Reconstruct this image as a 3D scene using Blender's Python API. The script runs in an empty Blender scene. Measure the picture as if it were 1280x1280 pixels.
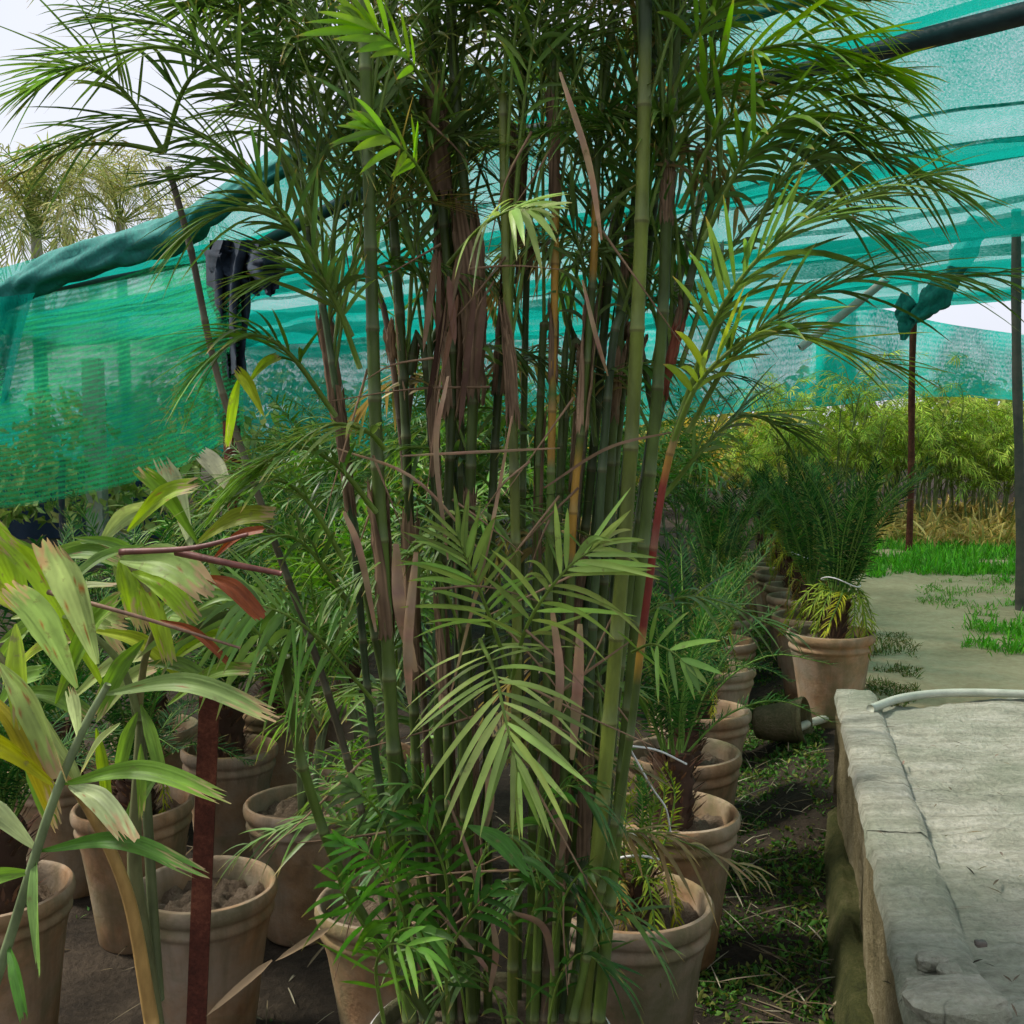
import bpy, math, random
import numpy as np
from mathutils import Vector, Matrix, noise as mnoise

rad = math.radians
random.seed(7)
RNG = np.random.default_rng(11)
scene = bpy.context.scene
COL = scene.collection

# ------------------------------------------------------------------ camera
F = 1283.0                      # focal length in pixels of the 1280 px photograph
PITCH = rad(4.46)
CAMZ = 1.56
cam_data = bpy.data.cameras.new('camera')
cam_data.sensor_width = 36.0
cam_data.lens = 36.0 * F / 1280.0
cam_data.clip_start = 0.05
cam_data.clip_end = 2000.0
cam = bpy.data.objects.new('camera', cam_data)
cam.location = (0, 0, CAMZ)
cam.rotation_euler = (rad(90) - PITCH, 0, 0)
COL.objects.link(cam)
scene.camera = cam

# ------------------------------------------------------------------ sky and sun
SUN_EL, SUN_AZ = rad(50), rad(-78)      # azimuth measured clockwise from +Y; from the left
world = bpy.data.worlds.new('World')
scene.world = world
world.use_nodes = True
wn, wl = world.node_tree.nodes, world.node_tree.links
wn.clear()
w_out = wn.new('ShaderNodeOutputWorld')
w_bg = wn.new('ShaderNodeBackground')
w_sky = wn.new('ShaderNodeTexSky')
w_sky.sky_type = 'NISHITA'
w_sky.sun_disc = False
w_sky.sun_elevation = SUN_EL
w_sky.sun_rotation = SUN_AZ
w_sky.dust_density = 4.0
w_sky.air_density = 1.0
w_tc = wn.new('ShaderNodeTexCoord')
w_noise = wn.new('ShaderNodeTexNoise')
w_noise.inputs['Scale'].default_value = 2.2
w_noise.inputs['Detail'].default_value = 6.0
w_ramp = wn.new('ShaderNodeMapRange')
w_ramp.inputs['From Min'].default_value = 0.3
w_ramp.inputs['From Max'].default_value = 0.7
w_ramp.inputs['To Min'].default_value = 0.72
w_ramp.inputs['To Max'].default_value = 0.96
w_mix = wn.new('ShaderNodeMix')
w_mix.data_type = 'RGBA'
w_mix.inputs['B'].default_value = (5.5, 5.65, 6.3, 1)      # thin white overcast
wl.new(w_tc.outputs['Generated'], w_noise.inputs['Vector'])
wl.new(w_noise.outputs['Fac'], w_ramp.inputs['Value'])
wl.new(w_ramp.outputs['Result'], w_mix.inputs['Factor'])
wl.new(w_sky.outputs['Color'], w_mix.inputs['A'])
wl.new(w_mix.outputs['Result'], w_bg.inputs['Color'])
w_bg.inputs['Strength'].default_value = 0.1
wl.new(w_bg.outputs['Background'], w_out.inputs['Surface'])

sun_data = bpy.data.lights.new('sun', 'SUN')
sun_data.energy = 2.8
sun_data.angle = rad(9)
sun_data.color = (1.0, 0.95, 0.87)
sun = bpy.data.objects.new('sun', sun_data)
sd = Vector((math.sin(SUN_AZ) * math.cos(SUN_EL), math.cos(SUN_AZ) * math.cos(SUN_EL), math.sin(SUN_EL)))
sun.rotation_euler = (-sd).to_track_quat('-Z', 'Y').to_euler()
sun.location = sd * 50
COL.objects.link(sun)

scene.view_settings.view_transform = 'Standard'
scene.view_settings.look = 'None'
scene.view_settings.gamma = 1.0
scene.view_settings.exposure = 0.78
scene.render.engine = 'CYCLES'
scene.cycles.use_denoising = True
scene.cycles.transparent_max_bounces = 9
scene.cycles.max_bounces = 6
scene.cycles.diffuse_bounces = 4
scene.cycles.glossy_bounces = 2
scene.cycles.transmission_bounces = 4
scene.cycles.use_adaptive_sampling = True
scene.cycles.adaptive_threshold = 0.03
scene.cycles.caustics_reflective = False
scene.cycles.caustics_refractive = False

# ------------------------------------------------------------------ photo pixel -> world
CP, SP = math.cos(PITCH), math.sin(PITCH)
def ray(px, py):
    a, b = (px - 640) / F, (640 - py) / F
    return np.array([a, CP + SP * b, -SP + CP * b])
def at(px, py, Y):
    r = ray(px, py)
    return np.array([0, 0, CAMZ]) + r * (Y / r[1])
def onz(px, py, z):
    r = ray(px, py)
    return np.array([0, 0, CAMZ]) + r * ((z - CAMZ) / r[2])
def onplane(px, py, p0, n):
    r = ray(px, py); o = np.array([0, 0, CAMZ])
    return o + r * (np.dot(np.asarray(p0) - o, n) / np.dot(r, n))
ROW = rad(14.3)
RD = np.array([math.sin(ROW), math.cos(ROW), 0])       # direction in which the rows of pots run
RS = np.array([math.cos(ROW), -math.sin(ROW), 0])      # across the rows, to the wall side
UP = np.array([0, 0, 1.0])

# ------------------------------------------------------------------ materials
def new_mat(name):
    m = bpy.data.materials.new(name); m.use_nodes = True
    nt = m.node_tree; nt.nodes.clear()
    return m, nt.nodes, nt.links
def N(nodes, kind, **kw):
    n = nodes.new('ShaderNode' + kind)
    for k, v in kw.items():
        if k in n.inputs: n.inputs[k].default_value = v
        else: setattr(n, k, v)
    return n
def ramp(nodes, stops):
    r = nodes.new('ShaderNodeValToRGB')
    el = r.color_ramp.elements
    while len(el) < len(stops): el.new(0.5)
    for e, (p, c) in zip(el, stops):
        e.position = p; e.color = (*c, 1) if len(c) == 3 else c
    return r
def mixrgb(nodes, links, a, b, fac, blend='MIX'):
    m = nodes.new('ShaderNodeMix'); m.data_type = 'RGBA'; m.blend_type = blend
    for s, v in (('A', a), ('B', b)):
        if isinstance(v, tuple): m.inputs[s].default_value = (*v, 1)
        else: links.new(v, m.inputs[s])
    if isinstance(fac, (int, float)): m.inputs['Factor'].default_value = fac
    else: links.new(fac, m.inputs['Factor'])
    return m.outputs['Result']
def noise_tex(nodes, links, scale, detail=5, vec=None, rough=0.6, dist=0.0):
    n = N(nodes, 'TexNoise', Scale=scale, Detail=detail, Roughness=rough, Distortion=dist)
    if vec is not None: links.new(vec, n.inputs['Vector'])
    return n.outputs['Fac']
def bump(nodes, links, h, strength, distance=0.01):
    b = N(nodes, 'Bump', Strength=strength, Distance=distance)
    links.new(h, b.inputs['Height'])
    return b.outputs['Normal']

def leaf_material(name, rough=0.42, transl=0.28, spec=0.35, gain=1.0, warm=(1, 1, 1)):
    m, n, l = new_mat(name)
    out = N(n, 'OutputMaterial'); p = N(n, 'BsdfPrincipled', Roughness=rough)
    p.inputs['Specular IOR Level'].default_value = spec
    at_ = N(n, 'Attribute', attribute_name='Col')
    tc = N(n, 'TexCoord')
    fac = noise_tex(n, l, 9.0, 4, tc.outputs['Object'])
    v = N(n, 'MapRange'); v.inputs['To Min'].default_value = 0.72 * gain; v.inputs['To Max'].default_value = 1.28 * gain
    v.inputs['From Min'].default_value = 0.3; v.inputs['From Max'].default_value = 0.7
    l.new(fac, v.inputs['Value'])
    bl_ = noise_tex(n, l, 38.0, 5, tc.outputs['Object'], .7); blr = ramp(n, [(0.60, (0, 0, 0)), (0.70, (.75, .75, .75))]); l.new(bl_, blr.inputs['Fac'])
    wc = mixrgb(n, l, mixrgb(n, l, at_.outputs['Color'], warm, 1.0, 'MULTIPLY'), (.17, .15, .06), blr.outputs['Color'])
    hs = N(n, 'HueSaturation'); l.new(wc, hs.inputs['Color']); l.new(v.outputs['Result'], hs.inputs['Value'])
    l.new(hs.outputs['Color'], p.inputs['Base Color'])
    rfac = noise_tex(n, l, 30.0, 3, tc.outputs['Object'])
    rr = N(n, 'MapRange'); rr.inputs['To Min'].default_value = rough - .12; rr.inputs['To Max'].default_value = rough + .2
    l.new(rfac, rr.inputs['Value']); l.new(rr.outputs['Result'], p.inputs['Roughness'])
    l.new(bump(n, l, rfac, 0.15, 0.004), p.inputs['Normal'])
    t = N(n, 'BsdfTranslucent')
    hs2 = N(n, 'HueSaturation', Saturation=1.1, Value=1.5); l.new(hs.outputs['Color'], hs2.inputs['Color'])
    l.new(hs2.outputs['Color'], t.inputs['Color'])
    mx = N(n, 'MixShader', Fac=transl)
    l.new(p.outputs[0], mx.inputs[1]); l.new(t.outputs[0], mx.inputs[2]); l.new(mx.outputs[0], out.inputs['Surface'])
    return m
def attr_material(name, rough=0.5, nscale=20, amount=0.25, bumps=0.2, stretch=(1, 1, 1), spec=0.3):
    m, n, l = new_mat(name)
    out = N(n, 'OutputMaterial'); p = N(n, 'BsdfPrincipled', Roughness=rough)
    p.inputs['Specular IOR Level'].default_value = spec
    at_ = N(n, 'Attribute', attribute_name='Col')
    tc = N(n, 'TexCoord'); mp = N(n, 'Mapping'); mp.inputs['Scale'].default_value = stretch
    l.new(tc.outputs['Object'], mp.inputs['Vector'])
    fac = noise_tex(n, l, nscale, 6, mp.outputs['Vector'])
    v = N(n, 'MapRange'); v.inputs['From Min'].default_value = .25; v.inputs['From Max'].default_value = .75
    v.inputs['To Min'].default_value = 1 - amount; v.inputs['To Max'].default_value = 1 + amount
    l.new(fac, v.inputs['Value'])
    hs = N(n, 'HueSaturation'); l.new(at_.outputs['Color'], hs.inputs['Color']); l.new(v.outputs['Result'], hs.inputs['Value'])
    l.new(hs.outputs['Color'], p.inputs['Base Color'])
    l.new(bump(n, l, fac, bumps, 0.006), p.inputs['Normal'])
    l.new(p.outputs[0], out.inputs['Surface'])
    return m
def terracotta_material():
    m, n, l = new_mat('terracotta')
    out = N(n, 'OutputMaterial'); p = N(n, 'BsdfPrincipled', Roughness=0.85)
    p.inputs['Specular IOR Level'].default_value = 0.2
    tc = N(n, 'TexCoord'); oi = N(n, 'ObjectInfo')
    add = N(n, 'VectorMath', operation='ADD'); sc = N(n, 'VectorMath', operation='SCALE'); sc.inputs['Scale'].default_value = 13.0
    comb = N(n, 'CombineXYZ')
    for k in 'XYZ': l.new(oi.outputs['Random'], comb.inputs[k])
    l.new(comb.outputs[0], sc.inputs[0]); l.new(tc.outputs['Object'], add.inputs[0]); l.new(sc.outputs[0], add.inputs[1])
    vec = add.outputs[0]
    big = noise_tex(n, l, 4.0, 6, vec); mid = noise_tex(n, l, 14.0, 6, vec, .65); fine = noise_tex(n, l, 90.0, 4, vec)
    base = ramp(n, [(0.25, (0.17, 0.098, 0.05)), (0.5, (0.28, 0.172, 0.088)), (0.75, (0.37, 0.25, 0.145))]); l.new(mid, base.inputs['Fac'])
    wht = ramp(n, [(0.40, (0, 0, 0)), (0.60, (0.9, 0.9, 0.9))]); l.new(big, wht.inputs['Fac'])
    c1 = mixrgb(n, l, base.outputs['Color'], (0.30, 0.25, 0.18), wht.outputs['Color'])
    # streaks of lime running down
    mp = N(n, 'Mapping'); mp.inputs['Scale'].default_value = (14, 14, 1.2); l.new(vec, mp.inputs['Vector'])
    st = noise_tex(n, l, 1.0, 5, mp.outputs['Vector'])
    sr = ramp(n, [(0.48, (0, 0, 0)), (0.64, (0.7, 0.7, 0.7))]); l.new(st, sr.inputs['Fac'])
    c2 = mixrgb(n, l, c1, (0.16, 0.13, 0.075), sr.outputs['Color'])
    mo = noise_tex(n, l, 2.6, 5, vec, .7, .4)
    mr = ramp(n, [(0.50, (0, 0, 0)), (0.66, (0.75, 0.75, 0.75))]); l.new(mo, mr.inputs['Fac'])
    c3 = mixrgb(n, l, c2, (0.12, 0.125, 0.055), mr.outputs['Color'])
    tint = ramp(n, [(0.0, (0.86, 0.82, 0.80)), (0.5, (1.0, 1.0, 1.0)), (1.0, (1.12, 1.02, 0.92))]); l.new(oi.outputs['Random'], tint.inputs['Fac'])
    c4 = mixrgb(n, l, c3, tint.outputs['Color'], 1.0, 'MULTIPLY')
    l.new(c4, p.inputs['Base Color'])
    h = N(n, 'Math', operation='ADD'); l.new(mid, h.inputs[0]); l.new(fine, h.inputs[1])
    l.new(bump(n, l, h.outputs[0], 0.35, 0.006), p.inputs['Normal'])
    l.new(p.outputs[0], out.inputs['Surface'])
    return m
def ground_material(name, cols, scale=6.0, bstr=0.6, rough=0.95, bdist=0.02):
    m, n, l = new_mat(name)
    out = N(n, 'OutputMaterial'); p = N(n, 'BsdfPrincipled', Roughness=rough)
    p.inputs['Specular IOR Level'].default_value = 0.2
    tc = N(n, 'TexCoord')
    a = noise_tex(n, l, scale, 8, tc.outputs['Object'], .7); b = noise_tex(n, l, scale * 9, 6, tc.outputs['Object'], .7)
    c = noise_tex(n, l, scale * .25, 4, tc.outputs['Object'])
    s = N(n, 'Math', operation='ADD'); l.new(a, s.inputs[0]); l.new(b, s.inputs[1])
    s2 = N(n, 'Math', operation='ADD'); l.new(s.outputs[0], s2.inputs[0]); l.new(c, s2.inputs[1])
    d = N(n, 'Math', operation='DIVIDE'); l.new(s2.outputs[0], d.inputs[0]); d.inputs[1].default_value = 3.0
    k = len(cols)
    r = ramp(n, [(0.36 + 0.28 * i / (k - 1), cc) for i, cc in enumerate(cols)]); l.new(d.outputs[0], r.inputs['Fac'])
    l.new(r.outputs['Color'], p.inputs['Base Color'])
    l.new(bump(n, l, s.outputs[0], bstr, bdist), p.inputs['Normal'])
    l.new(p.outputs[0], out.inputs['Surface'])
    return m
def concrete_material():
    m, n, l = new_mat('concrete')
    out = N(n, 'OutputMaterial'); p = N(n, 'BsdfPrincipled', Roughness=0.92)
    p.inputs['Specular IOR Level'].default_value = 0.2
    tc = N(n, 'TexCoord'); vec = tc.outputs['Object']
    mp = N(n, 'Mapping'); mp.inputs['Scale'].default_value = (1.0, 4.2, 1.0); l.new(vec, mp.inputs['Vector'])
    big = noise_tex(n, l, 1.6, 6, vec, .65); mid = noise_tex(n, l, 5.0, 8, mp.outputs['Vector'], .72, .5); fine = noise_tex(n, l, 60.0, 6, vec, .7)
    c = ramp(n, [(0.30, (0.25, 0.245, 0.18)), (0.5, (0.44, 0.43, 0.33)), (0.66, (0.58, 0.56, 0.46))]); l.new(mid, c.inputs['Fac'])
    g = ramp(n, [(0.46, (0, 0, 0)), (0.64, (0.7, 0.7, 0.7))]); l.new(big, g.inputs['Fac'])
    c1 = mixrgb(n, l, c.outputs['Color'], (0.24, 0.275, 0.185), g.outputs['Color'])
    f = ramp(n, [(0.3, (0.72, 0.72, 0.72)), (0.7, (1.12, 1.12, 1.12))]); l.new(fine, f.inputs['Fac'])
    c2 = mixrgb(n, l, c1, f.outputs['Color'], 1.0, 'MULTIPLY')
    # hairline cracks
    dn = N(n, 'TexNoise', Scale=3.0, Detail=5.0); l.new(vec, dn.inputs['Vector'])
    dm = mixrgb(n, l, vec, dn.outputs['Color'], 0.35)
    vo = N(n, 'TexVoronoi', feature='DISTANCE_TO_EDGE', Scale=1.3); l.new(dm, vo.inputs['Vector'])
    cr = ramp(n, [(0.0, (0.4, 0.4, 0.4)), (0.006, (1, 1, 1))]); l.new(vo.outputs['Distance'], cr.inputs['Fac'])
    ck = noise_tex(n, l, 1.3, 2, vec)
    ckr = ramp(n, [(0.48, (0, 0, 0)), (0.56, (1, 1, 1))]); l.new(ck, ckr.inputs['Fac'])
    c3 = mixrgb(n, l, c2, mixrgb(n, l, c2, cr.outputs['Color'], 1.0, 'MULTIPLY'), ckr.outputs['Color'])
    l.new(c3, p.inputs['Base Color'])
    s = N(n, 'Math', operation='ADD'); l.new(mid, s.inputs[0]); l.new(fine, s.inputs[1])
    l.new(bump(n, l, s.outputs[0], 1.0, 0.02), p.inputs['Normal'])
    l.new(p.outputs[0], out.inputs['Surface'])
    return m
def net_material(name, col, density, rib_scale=0.0, rib_amt=0.0, weave=380.0, transl=0.55):
    """knitted shade cloth: a see-through mesh, coverage from the knit"""
    m, n, l = new_mat(name)
    out = N(n, 'OutputMaterial')
    tc = N(n, 'TexCoord'); uv = N(n, 'UVMap', uv_map='UVMap')
    sep = N(n, 'SeparateXYZ'); l.new(uv.outputs[0], sep.inputs[0])
    cov = N(n, 'Value'); cov.outputs[0].default_value = density
    cur = cov.outputs[0]
    nz = noise_tex(n, l, 1.3, 4, tc.outputs['Object'])
    nm = N(n, 'MapRange'); nm.inputs['From Min'].default_value = .3; nm.inputs['From Max'].default_value = .7
    nm.inputs['To Min'].default_value = -.14; nm.inputs['To Max'].default_value = .14
    l.new(nz, nm.inputs['Value'])
    a = N(n, 'Math', operation='ADD'); l.new(cur, a.inputs[0]); l.new(nm.outputs[0], a.inputs[1]); cur = a.outputs[0]
    if rib_amt:
        mu = N(n, 'Math', operation='MULTIPLY'); l.new(sep.outputs['Y'], mu.inputs[0]); mu.inputs[1].default_value = rib_scale
        si = N(n, 'Math', operation='SINE'); l.new(mu.outputs[0], si.inputs[0])
        ml = N(n, 'Math', operation='MULTIPLY'); l.new(si.outputs[0], ml.inputs[0]); ml.inputs[1].default_value = rib_amt
        a2 = N(n, 'Math', operation='ADD'); l.new(cur, a2.inputs[0]); l.new(ml.outputs[0], a2.inputs[1]); cur = a2.outputs[0]
    mpn = N(n, 'Mapping'); mpn.inputs['Scale'].default_value = (1, 1, .35); l.new(tc.outputs['Object'], mpn.inputs['Vector'])
    fz = noise_tex(n, l, weave, 2, mpn.outputs['Vector'])
    fm = N(n, 'MapRange'); fm.inputs['From Min'].default_value = .3; fm.inputs['From Max'].default_value = .7
    fm.inputs['To Min'].default_value = -.22; fm.inputs['To Max'].default_value = .22; l.new(fz, fm.inputs['Value'])
    a3 = N(n, 'Math', operation='ADD', use_clamp=True); l.new(cur, a3.inputs[0]); l.new(fm.outputs[0], a3.inputs[1]); cur = a3.outputs[0]
    dif = N(n, 'BsdfDiffuse'); dif.inputs['Color'].default_value = (*col, 1)
    tr = N(n, 'BsdfTranslucent'); tr.inputs['Color'].default_value = (*[min(1, c * 1.5) for c in col], 1)
    mx = N(n, 'MixShader', Fac=transl); l.new(dif.outputs[0], mx.inputs[1]); l.new(tr.outputs[0], mx.inputs[2])
    tp = N(n, 'BsdfTransparent')
    mo = N(n, 'MixShader'); l.new(cur, mo.inputs['Fac']); l.new(tp.outputs[0], mo.inputs[1]); l.new(mx.outputs[0], mo.inputs[2])
    l.new(mo.outputs[0], out.inputs['Surface'])
    return m
def cloth_material(name, c0, c1, scale=30, rough=.8):
    m, n, l = new_mat(name)
    out = N(n, 'OutputMaterial'); p = N(n, 'BsdfPrincipled', Roughness=rough)
    tc = N(n, 'TexCoord'); f = noise_tex(n, l, scale, 6, tc.outputs['Object'], .7)
    r = ramp(n, [(0.3, c0), (0.7, c1)]); l.new(f, r.inputs['Fac']); l.new(r.outputs['Color'], p.inputs['Base Color'])
    l.new(bump(n, l, f, 0.5, 0.01), p.inputs['Normal']); l.new(p.outputs[0], out.inputs['Surface'])
    return m

M = {}
M['leaf'] = leaf_material('palm_leaf', gain=1.0, warm=(1.3, 1.42, .8))
M['leaf_far'] = leaf_material('palm_leaf_matt', rough=.6, spec=.2, warm=(1.35, 1.3, .9))
M['cycad'] = leaf_material('cycad_leaf', rough=.62, transl=.2, spec=.15, warm=(1.0, 1.35, .8))
M['wide'] = leaf_material('wide_leaflet', rough=.5, transl=.4, spec=.3, warm=(1.25, 1.2, .9))
M['cane'] = attr_material('cane_skin', .5, 34, .45, .35, (1, 1, .3), .35)
M['dry'] = leaf_material('dry_leaf', rough=.8, transl=.15, spec=.1)
M['pot'] = terracotta_material()
M['soil'] = ground_material('pot_soil', [(0.07, 0.05, 0.032), (0.19, 0.14, 0.09), (0.31, 0.245, 0.165)], 18, .9)
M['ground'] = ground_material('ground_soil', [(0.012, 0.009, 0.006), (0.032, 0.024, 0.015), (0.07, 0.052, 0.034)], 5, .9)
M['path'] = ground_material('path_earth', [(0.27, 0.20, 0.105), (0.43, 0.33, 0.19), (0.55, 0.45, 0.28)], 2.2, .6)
M['concrete'] = concrete_material()
M['wall'] = ground_material('wall_moss', [(0.07, 0.06, 0.025), (0.20, 0.165, 0.085), (0.34, 0.295, 0.185)], 9, 1.0)
M['moss'] = ground_material('moss', [(0.03, 0.036, 0.01), (0.07, 0.075, 0.02), (0.15, 0.13, 0.06)], 14, 1.0)
TEAL = (0.004, 0.27, 0.21)
M['net_roof'] = net_material('shade_net_roof', TEAL, 0.72, weave=110)
M['net_side'] = net_material('shade_net_side', (0.035, 0.44, 0.17), 0.56, rib_scale=2 * math.pi * 40, rib_amt=.2, weave=75, transl=.45)
M['net_back'] = net_material('shade_net_back', (.005, .36, .29), 0.84, rib_scale=2 * math.pi * 16, rib_amt=.06, weave=70, transl=.6)
M['net_seam'] = net_material('shade_net_seam', (0.004, 0.24, 0.19), 0.8, weave=40)
M['net_roll'] = cloth_material('shade_net_rolled', (0.0, 0.11, 0.10), (0.01, 0.26, 0.21), 24)
M['tarp'] = cloth_material('dark_tarp', (0.003, 0.008, 0.018), (0.012, 0.03, 0.05), 12, .9)
M['navy'] = cloth_material('navy_sheet', (0.008, 0.015, 0.045), (0.022, 0.035, 0.09), 6, .7)
M['beam'] = cloth_material('dark_pipe', (0.008, 0.012, 0.02), (0.03, 0.04, 0.055), 8, .5)
M['rust'] = ground_material('rusted_iron', [(0.03, 0.010, 0.007), (0.10, 0.03, 0.018), (0.22, 0.075, 0.04)], 14, .8, .9, .004)
M['steel'] = cloth_material('weathered_post', (0.045, 0.05, 0.04), (0.14, 0.11, 0.085), 9, .7)
M['pale_concrete'] = cloth_material('pale_concrete_post', (0.34, 0.31, 0.27), (0.52, 0.48, 0.43), 14, .9)
M['plastic'] = cloth_material('pale_plastic_pipe', (0.30, 0.33, 0.25), (0.50, 0.52, 0.42), 10, .45)
M['mossy_pot'] = ground_material('mossy_terracotta', [(0.05, 0.05, 0.022), (0.10, 0.095, 0.045), (0.19, 0.15, 0.09)], 8, .6)
M['white'] = cloth_material('whitewashed_cement', (0.42, 0.40, 0.35), (0.66, 0.64, 0.58), 14, .85)
M['string'] = cloth_material('white_string', (0.55, 0.55, 0.52), (0.8, 0.8, 0.76), 30, .7)
M['stone'] = M['concrete']

# ------------------------------------------------------------------ mesh building
class MB:
    def __init__(self): self.v, self.q, self.t, self.c, self.n, self.uv = [], [], [], [], 0, []
    def add(self, v, quads=None, tris=None, col=(1, 1, 1)):
        v = np.asarray(v, float).reshape(-1, 3)
        c = np.asarray(col, float)
        if c.ndim == 1: c = np.tile(c[:3], (len(v), 1))
        self.v.append(v); self.c.append(c.reshape(-1, 3))
        if quads is not None and len(quads): self.q.append(np.asarray(quads, int).reshape(-1, 4) + self.n)
        if tris is not None and len(tris): self.t.append(np.asarray(tris, int).reshape(-1, 3) + self.n)
        self.n += len(v)
    def mesh(self, name, mat, smooth=True):
        me = bpy.data.meshes.new(name)
        v = np.concatenate(self.v) if self.v else np.zeros((0, 3))
        c = np.concatenate(self.c)
        q = np.concatenate(self.q) if self.q else np.zeros((0, 4), int)
        t = np.concatenate(self.t) if self.t else np.zeros((0, 3), int)
        me.vertices.add(len(v)); me.vertices.foreach_set('co', v.astype(np.float32).ravel())
        loops = np.concatenate([q.ravel(), t.ravel()]).astype(np.int32)
        me.loops.add(len(loops)); me.loops.foreach_set('vertex_index', loops)
        starts = np.concatenate([np.arange(len(q)) * 4, len(q) * 4 + np.arange(len(t)) * 3]).astype(np.int32)
        me.polygons.add(len(starts)); me.polygons.foreach_set('loop_start', starts)
        me.update(calc_edges=True)
        me.polygons.foreach_set('use_smooth', np.full(len(starts), smooth))
        ca = me.color_attributes.new('Col', 'FLOAT_COLOR', 'POINT')
        ca.data.foreach_set('color', np.concatenate([c, np.ones((len(c), 1))], 1).astype(np.float32).ravel())
        me.materials.append(mat); me.validate()
        return me
    def build(self, name, mat, parent=None, smooth=True):
        return link(name, self.mesh(name, mat, smooth), parent)
def link(name, me, parent=None):
    o = bpy.data.objects.new(name, me); COL.objects.link(o)
    if parent is not None: o.parent = parent
    return o
def thing(name, label, cat, loc=(0, 0, 0), rz=0.0, group=None):
    o = bpy.data.objects.new(name, None); COL.objects.link(o)
    o.empty_display_size = .1
    o.location = [float(x) for x in loc]; o.rotation_euler = (0, 0, rz)
    o['label'] = label; o['category'] = cat
    if group: o['group'] = group
    return o
def tag(o, label, cat=None, group=None, kind=None):
    o['label'] = label
    if cat: o['category'] = cat
    if group: o['group'] = group
    if kind: o['kind'] = kind
    return o
def nrm(a):
    a = np.asarray(a, float); return a / np.maximum(np.linalg.norm(a, axis=-1, keepdims=True), 1e-9)
def spline(pts, n):
    P = np.asarray(pts, float); k = len(P)
    if k == 2:
        t = np.linspace(0, 1, n)[:, None]; return P[0] * (1 - t) + P[1] * t
    Q = np.vstack([2 * P[0] - P[1], P, 2 * P[-1] - P[-2]])
    s = np.linspace(0, k - 1 - 1e-9, n); i = s.astype(int); f = (s - i)[:, None]
    a, b, c, d = Q[i], Q[i + 1], Q[i + 2], Q[i + 3]
    return .5 * (2 * b + (c - a) * f + (2 * a - 5 * b + 4 * c - d) * f ** 2 + (3 * b - a - 3 * c + d) * f ** 3)
def tube(mb, pts, r, sides=8, col=(1, 1, 1), caps=True):
    P = np.asarray(pts, float); n = len(P)
    r = np.broadcast_to(np.asarray(r, float), (n,)); T = nrm(np.gradient(P, axis=0))
    ref = np.array([0.0, 1, 0]) if abs(T[:, 1]).mean() < .9 else np.array([1.0, 0, 0])
    A = nrm(np.cross(T, ref)); B = np.cross(T, A)
    th = np.linspace(0, 2 * np.pi, sides, endpoint=False)
    V = P[:, None] + r[:, None, None] * (A[:, None] * np.cos(th)[None, :, None] + B[:, None] * np.sin(th)[None, :, None])
    V = V.reshape(-1, 3)
    i, j = np.meshgrid(np.arange(n - 1), np.arange(sides), indexing='ij')
    k = (j + 1) % sides
    q = np.stack([i * sides + j, (i + 1) * sides + j, (i + 1) * sides + k, i * sides + k], -1).reshape(-1, 4)
    tr = []
    c = np.asarray(col, float)
    C = np.repeat(c, sides, 0) if c.ndim == 2 else np.tile(c, (n * sides, 1))
    if caps:
        V = np.vstack([V, P[0], P[-1]]); C = np.vstack([C, C[0], C[-1]])
        a, b = n * sides, n * sides + 1
        tr = [(a, (s + 1) % sides, s) for s in range(sides)] + [(b, (n - 1) * sides + s, (n - 1) * sides + (s + 1) % sides) for s in range(sides)]
    mb.add(V, q, tr, C)
def lathe(mb, prof, seg=40, col=(1, 1, 1), wob=0.0):
    P = np.asarray(prof, float); th = np.linspace(0, 2 * np.pi, seg, endpoint=False)
    w = 1 + wob * (np.sin(2 * th + 1.0) + .6 * np.sin(3 * th + 2.1))
    V = np.stack([P[:, :1] * np.cos(th) * w, P[:, :1] * np.sin(th) * w, np.repeat(P[:, 1:], seg, 1)], -1).reshape(-1, 3)
    n = len(P); i, j = np.meshgrid(np.arange(n - 1), np.arange(seg), indexing='ij'); k = (j + 1) % seg
    mb.add(V, np.stack([i * seg + j, i * seg + k, (i + 1) * seg + k, (i + 1) * seg + j], -1).reshape(-1, 4), None, col)
def box(mb, c, s, col=(1, 1, 1), R=None):
    v = np.array([(x, y, z) for x in (-.5, .5) for y in (-.5, .5) for z in (-.5, .5)]) * np.asarray(s)
    if R is not None: v = v @ np.asarray(R).T
    mb.add(v + np.asarray(c), [(0, 1, 3, 2), (4, 6, 7, 5), (0, 4, 5, 1), (2, 3, 7, 6), (0, 2, 6, 4), (1, 5, 7, 3)], None, col)
def grid(mb, V, col=(1, 1, 1)):
    """V: rows x cols x 3"""
    a, b = V.shape[:2]; i, j = np.meshgrid(np.arange(a - 1), np.arange(b - 1), indexing='ij')
    q = np.stack([i * b + j, (i + 1) * b + j, (i + 1) * b + j + 1, i * b + j + 1], -1).reshape(-1, 4)
    mb.add(V.reshape(-1, 3), q, None, col)
def grid_uv(me, a, b):
    uvl = me.uv_layers.new(name='UVMap')
    vi = np.zeros(len(me.loops), np.int32); me.loops.foreach_get('vertex_index', vi)
    i, j = vi // b, vi % b
    uvl.data.foreach_set('uv', np.stack([j / (b - 1), i / (a - 1)], -1).astype(np.float32).ravel())
def fbm(x, y, z=0.0, s=1.0, oct=4):
    return mnoise.fractal(Vector((x * s, y * s, z * s)), 0.8, 2.0, oct)

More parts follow.
